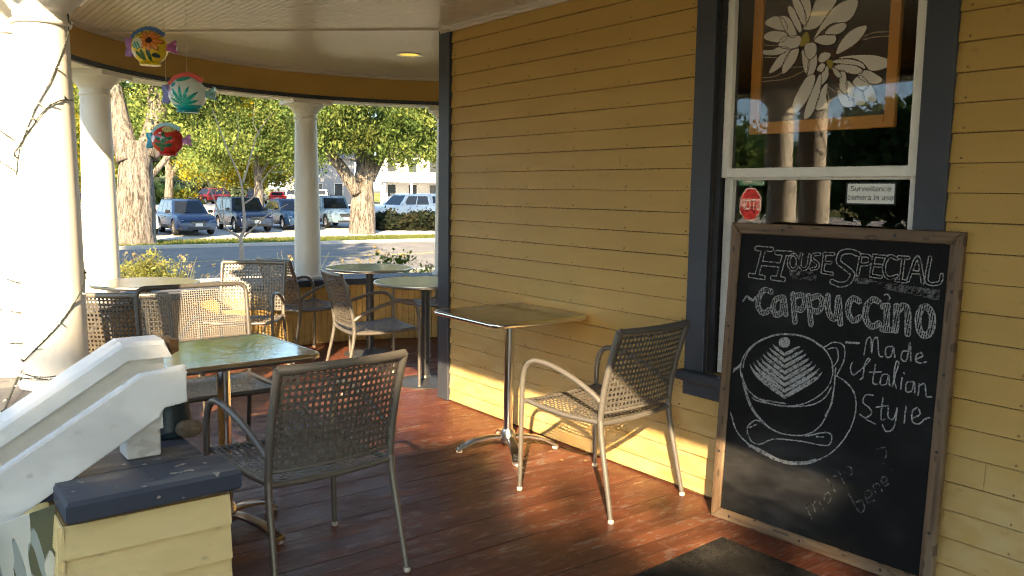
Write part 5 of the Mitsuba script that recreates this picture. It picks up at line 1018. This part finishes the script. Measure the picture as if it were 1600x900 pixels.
        if rails: put('roof_rail', tube(spline([(rear[0] + 0.15, s * wt_ * 0.95, H - 0.01), (rear[0] + 0.3, s * wt_ * 0.95, H + 0.045), (ws[1] - 0.4, s * wt_ * 0.95, H + 0.045), (ws[1] - 0.2, s * wt_ * 0.95, H - 0.005)], 5), 0.022, 8), 'plain_black', k, smooth=50)
        xl = L / 2
        put('headlight', hull([(xl - 0.08, s * h * 0.52, nose - 0.04), (xl - 0.06, s * h * 0.56, nose - 0.17), (xl - 0.42, s * h * 0.93, nose + 0.06), (xl - 0.34, s * h * 0.945, nose - 0.13), (xl - 0.10, s * h * 0.80, nose + 0.0), (xl - 0.13, s * h * 0.86, nose - 0.16)]), 'lamp_clear', k)
        put('fog_lamp', lathe([(0, 0), (0.06, 0), (0.06, 0.03), (0, 0.035)], 16).apply_transform(rotm(90, (0, 1, 0))).apply_translation((xl - 0.085, s * h * 0.66, clear + 0.17)), 'lamp_clear', k, smooth=40)
        put('tail_light', bx(-L / 2 - 0.012, -L / 2 + 0.10, *((h * 0.70, h * 0.93) if s > 0 else (-h * 0.93, -h * 0.70)), belt - 0.30, belt - 0.02, 0.02), 'lamp_red', k)
    wl, wh = 0.07, 0.93
    A, B, C, D = (ws[0], -wb_, zb0), (ws[0], wb_, zb0), (ws[1], wt_, H - 0.055), (ws[1], -wt_, H - 0.055)
    f = lambda u, v: lerp(lerp(A, B, u), lerp(D, C, u), v)
    put('windscreen', quad(f(wl, 0.07), f(wh, 0.07), f(0.91, 0.92), f(0.09, 0.92), 0.008), 'car_glass', k)
    put('wiper', tube([f(0.2, 0.09) + (0.02, 0, 0.012), f(0.48, 0.12) + (0.02, 0, 0.014)], 0.008, 6), 'plain_black', k)
    A, B, C, D = (rear[1], -wb_, zb0), (rear[1], wb_, zb0), (rear[0], wt_, H - 0.05), (rear[0], -wt_, H - 0.05)
    put('rear_window', quad(f(0.12, 0.22), f(0.88, 0.22), f(0.88, 0.9), f(0.12, 0.9), 0.008), 'car_glass', k)
    xl = L / 2
    if grille:
        g_ = put('grille', hull([(xl - 0.02, s * h * a, z) for s in (1, -1) for a, z in ((0.42, nose - 0.03), (0.34, nose - 0.24))] + [(xl + 0.004, s * h * a, z) for s in (1, -1) for a, z in ((0.40, nose - 0.06), (0.33, nose - 0.22))]), 'plain_black', k)
        put('grille_bar', cat(*[bx(xl - 0.01, xl + 0.014, -h * 0.36, h * 0.36, nose - z, nose - z + 0.018, 0.004) for z in (0.10, 0.155, 0.21)]), 'trim_grey', g_)
    put('bumper', hull([(xl - 0.05, s * h * 0.80, z) for s in (1, -1) for z in (clear + 0.03, clear + 0.16)] + [(xl + 0.018, s * h * 0.45, z) for s in (1, -1) for z in (clear + 0.06, clear + 0.15)]), 'plain_black', k)
    put('number_plate', bx(xl + 0.012, xl + 0.024, -0.16, 0.16, clear + 0.19, clear + 0.34, 0.003), 'plate_white', k)
    put('rear_plate', bx(-L / 2 - 0.016, -L / 2 - 0.004, -0.16, 0.16, belt - 0.34, belt - 0.19, 0.003), 'plate_white', k)
    for wx in wb:
        for sd in (1, -1):
            ty = lathe([(wr * 0.62, -0.10), (wr * 0.93, -0.105), (wr, -0.07), (wr, 0.07), (wr * 0.93, 0.105), (wr * 0.62, 0.10)], 32); M_ = rotm(-90 * sd, (1, 0, 0))
            t_ = put('wheel', mv(xf(ty, M_), wx, sd * (h - 0.125), wr), 'tyre', k, smooth=40)
            sp = [lathe([(0, 0.055), (wr * 0.20, 0.06), (wr * 0.20, 0.03), (wr * 0.64, 0.035), (wr * 0.66, 0.09), (wr * 0.60, 0.09), (wr * 0.58, 0.02), (0, 0.02)], 24)] + [xf(hull([(wr * 0.12, -0.035, z) for z in (0.03, 0.065)] + [(wr * 0.12, 0.035, z) for z in (0.03, 0.065)] + [(wr * 0.62, s_, z) for s_ in (-0.045, 0.045) for z in (0.04, 0.085)]), rotm(72 * i, (0, 0, 1))) for i in range(5)]
            put('rim', mv(xf(cat(*sp), M_), wx, sd * (h - 0.125), wr), 'wheel_rim', t_, smooth=30)
    if bed:
        (r0, _), cap = bed[0], bed[1]
        x0, x1 = -L / 2 + 0.06, r0 - 0.10
        put('truck_cap', hull([(a, s * b, z) for s in (1, -1) for a, b, z in ((x0, h * 0.93, belt - 0.01), (x1, h * 0.93, belt - 0.01), (x0 + 0.12, h * 0.74, H - 0.04), (x1, h * 0.74, H - 0.02), (x0 + 0.25, h * 0.6, H + 0.02), (x1 - 0.1, h * 0.6, H + 0.02))]), paint, k, smooth=20)
        for s in (1, -1):
            A, B, C, D = (x0 + 0.30, s * h * 0.925, belt + 0.14), (x1 - 0.12, s * h * 0.925, belt + 0.14), (x1 - 0.14, s * h * 0.78, H - 0.14), (x0 + 0.34, s * h * 0.78, H - 0.14)
            put('cap_window', quad(lerp(A, B, 0), B, C, D, 0.03), 'car_glass', k)
    return k
SUV = dict(H=1.74, belt=1.02, hood=1.04, nose=0.82, clear=0.27, wr=0.36)
car('parked_car', 'blue wagon parked nose-out beside the huge old trunk', 'car', 8.75, 41.9, -92, 'car_blue', L=4.8, H=1.64, rails=True)
car('parked_car', 'dark blue boxy off-roader parked second beside the blue wagon, behind the bare young tree', 'car', 12.0, 43.2, -92, 'car_dark_blue', L=4.6, **{**SUV, 'wt': 0.76}, ws=(0.85, 0.40), rear=(-2.0, -2.25))
car('parked_car', 'mid-blue small crossover parked just left of the middle column', 'car', 15.0, 44.4, -93, 'car_mid_blue', L=4.45, H=1.60, ws=(1.0, 0.15), rear=(-1.4, -2.1))
car('parked_car', 'pale blue off-roader parked between the middle column and the forked tree', 'car', 17.9, 45.4, -93, 'car_pale_blue', L=4.5, **{**SUV, 'wt': 0.78}, ws=(0.75, 0.35), rear=(-1.95, -2.2), rails=True)
car('parked_car', 'silver car hidden behind the huge old trunk, only its nose showing', 'car', 6.35, 42.6, -90, 'car_silver', L=4.5, H=1.45)
car('parked_car', 'beige car at the far left between the first two columns', 'car', 3.55, 44.2, -60, 'car_beige', L=4.8, H=1.5)
car('pickup_truck', 'white pickup truck with a windowed cap, parked behind the dark shrubs', 'truck', 23.3, 45.8, 187, 'car_white', L=6.0, Wd=2.0, H=1.92, belt=1.22, hood=1.24, nose=0.98, clear=0.36, wb=(1.95, -1.9), wr=0.41, ws=(1.35, 0.70), bed=[(-0.95, -1.10), True], n_side=2, wt=0.76)
car('parked_car', 'dark red off-roader in front of the junipers at the back of the lot', 'car', 26.0, 94, 205, 'car_red', L=4.7, **SUV, rear=(-2.0, -2.25))
car('parked_car', 'dark blue off-roader with red tail lights, at the back of the lot', 'car', 31.2, 93.5, 62, 'car_night', L=4.8, **SUV, rear=(-2.0, -2.3))
car('parked_car', 'bright red car nosing out between the dark and the white cars at the back', 'car', 32.6, 90.5, 62, 'car_bright_red', L=4.3, H=1.42)
car('parked_car', 'white off-roader at the back of the lot, left of its white twin', 'car', 34.2, 90.0, 62, 'car_white', L=4.7, **{**SUV, 'wt': 0.8}, rear=(-2.1, -2.3))
car('parked_car', 'white off-roader at the back of the lot, nearest the middle column', 'car', 36.8, 88.8, 62, 'car_white', L=4.8, **{**SUV, 'wt': 0.8}, rear=(-2.1, -2.3))
car('parked_car', 'dark car far away at the left between the columns', 'car', 14.0, 100, 180, 'car_night', L=4.5, H=1.45)

# ---- houses behind
def f_siding(p, n, uv): return mix((0.66, 0.66, 0.64), (0.72, 0.72, 0.70), fbm(p.x, p.y, p.z * 4, 2))
bs('white_siding', base_color=proc(f_siding), roughness=0.7); bs('grey_siding', base_color=(0.34, 0.35, 0.37), roughness=0.7); bs('roof_shingle', base_color=(0.20, 0.18, 0.17), roughness=0.9); bs('house_glass', base_color=(0.05, 0.06, 0.07), roughness=0.08, specular=0.7)
def house(label, x, y, rot, w_, d_, h_, wall, porch):
    z = float(terrain_z(x, y)); k = thing('far_house', label, 'house', to=at(x, y, z, rot))
    put('wall', bx(-w_ / 2, w_ / 2, 0, d_, -0.3, h_), wall, k)
    r = put('roof', hull([(a, b, c) for a in (-w_ / 2 - 0.4, w_ / 2 + 0.4) for b, c in ((-0.5, h_ - 0.05), (-0.5, h_ + 0.1), (d_ / 2, h_ + d_ * 0.28), (d_ + 0.5, h_ - 0.05), (d_ + 0.5, h_ + 0.1))]), 'roof_shingle', k)
    put('chimney', bx(w_ * 0.2, w_ * 0.2 + 0.8, d_ * 0.5, d_ * 0.5 + 0.8, h_ + 1, h_ + d_ * 0.28 + 1.2), 'grey_siding', r)
    for st in range(int(h_ // 2.8)):
        for i in range(int(w_ // 2.4)):
            xx = -w_ / 2 + 1.3 + i * 2.4; zz = 1.0 + st * 2.8
            wn = put('window', bx(xx - 0.55, xx + 0.55, -0.06, 0.02, zz, zz + 1.5), 'paint_white', k); put('pane', bx(xx - 0.45, xx + 0.45, -0.072, -0.061, zz + 0.08, zz + 1.42), 'house_glass', wn)
    if porch:
        for i in range(5):
            xx = -w_ / 2 + 0.5 + i * (w_ - 1) / 4; put('porch_post', bx(xx - 0.13, xx + 0.13, -2.2, -1.94, 0, 2.7), 'paint_white', k)
        put('porch_roof', hull([(a, b, c) for a in (-w_ / 2, w_ / 2) for b, c in ((-2.5, 2.7), (-2.5, 2.95), (-0.01, 2.9), (-0.01, 3.6))]), 'roof_shingle' if wall != 'white_siding' else 'paint_white', k)
house('white two-storey house with a columned porch, behind the white pickup', 49.0, 84.0, -28, 13.0, 9, 5.8, 'white_siding', True)
house('grey house glimpsed beside the middle column behind the forked tree', 40.0, 96.0, -25, 8.0, 8, 5.4, 'grey_siding', False)

# ---- stop sign and street name (seen mirrored in the window)
bs('sign_red', base_color=(0.50, 0.015, 0.020), roughness=0.4); bs('sign_green', base_color=(0.01, 0.16, 0.09), roughness=0.4); bs('sign_back', base_color=(0.40, 0.40, 0.40), metallic=0.5, roughness=0.5)
SX, SY, SZ = -12.76, 13.10, 1.22
k = thing('stop_sign', 'red stop sign with a green street name blade, mirrored in the window pane', 'sign')
put('post', tube([(SX, SY + 0.03, ZG), (SX, SY + 0.03, SZ + 0.62)], 0.03, 10), 'sign_back', k, smooth=50)
oc = Polygon([(0.38 / math.cos(math.pi / 8) * math.cos(math.pi / 8 + i * math.pi / 4), 0.38 / math.cos(math.pi / 8) * math.sin(math.pi / 8 + i * math.pi / 4)) for i in range(8)])
def on_sign(poly, h, dz, off, cz): return frame_to(ext(poly, h, dz), (SX, SY, cz), (1, 0, 0), (0, 0, 1))
p_ = put('plate', on_sign(oc, 0.004, -0.004, 0, SZ), 'sign_white', k); put('face', on_sign(oc.buffer(-0.022, join_style=2), 0.002, 0.0003, 0, SZ), 'sign_red', p_)
m = meshkit.text_mesh('STOP', 0.25, 0.002, bold=True); m.vertices[:, 0] *= 0.78; c_ = m.bounds.mean(0); m = mv(m, -c_[0], -c_[1], 0.0026)
put('lettering', frame_to(m, (SX, SY, SZ), (1, 0, 0), (0, 0, 1)), 'sign_white', p_)
b_ = put('name_blade', on_sign(sbox(-0.46, -0.095, 0.46, 0.095), 0.004, -0.004, 0, SZ + 0.53), 'sign_green', k)
m = meshkit.text_mesh('COFFMAN', 0.115, 0.002, bold=True); m.vertices[:, 0] *= 1.0; c_ = m.bounds.mean(0); m = mv(m, -c_[0] - 0.05, -c_[1], 0.0006)
put('lettering', frame_to(m, (SX, SY, SZ + 0.53), (1, 0, 0), (0, 0, 1)), 'sign_white', b_)
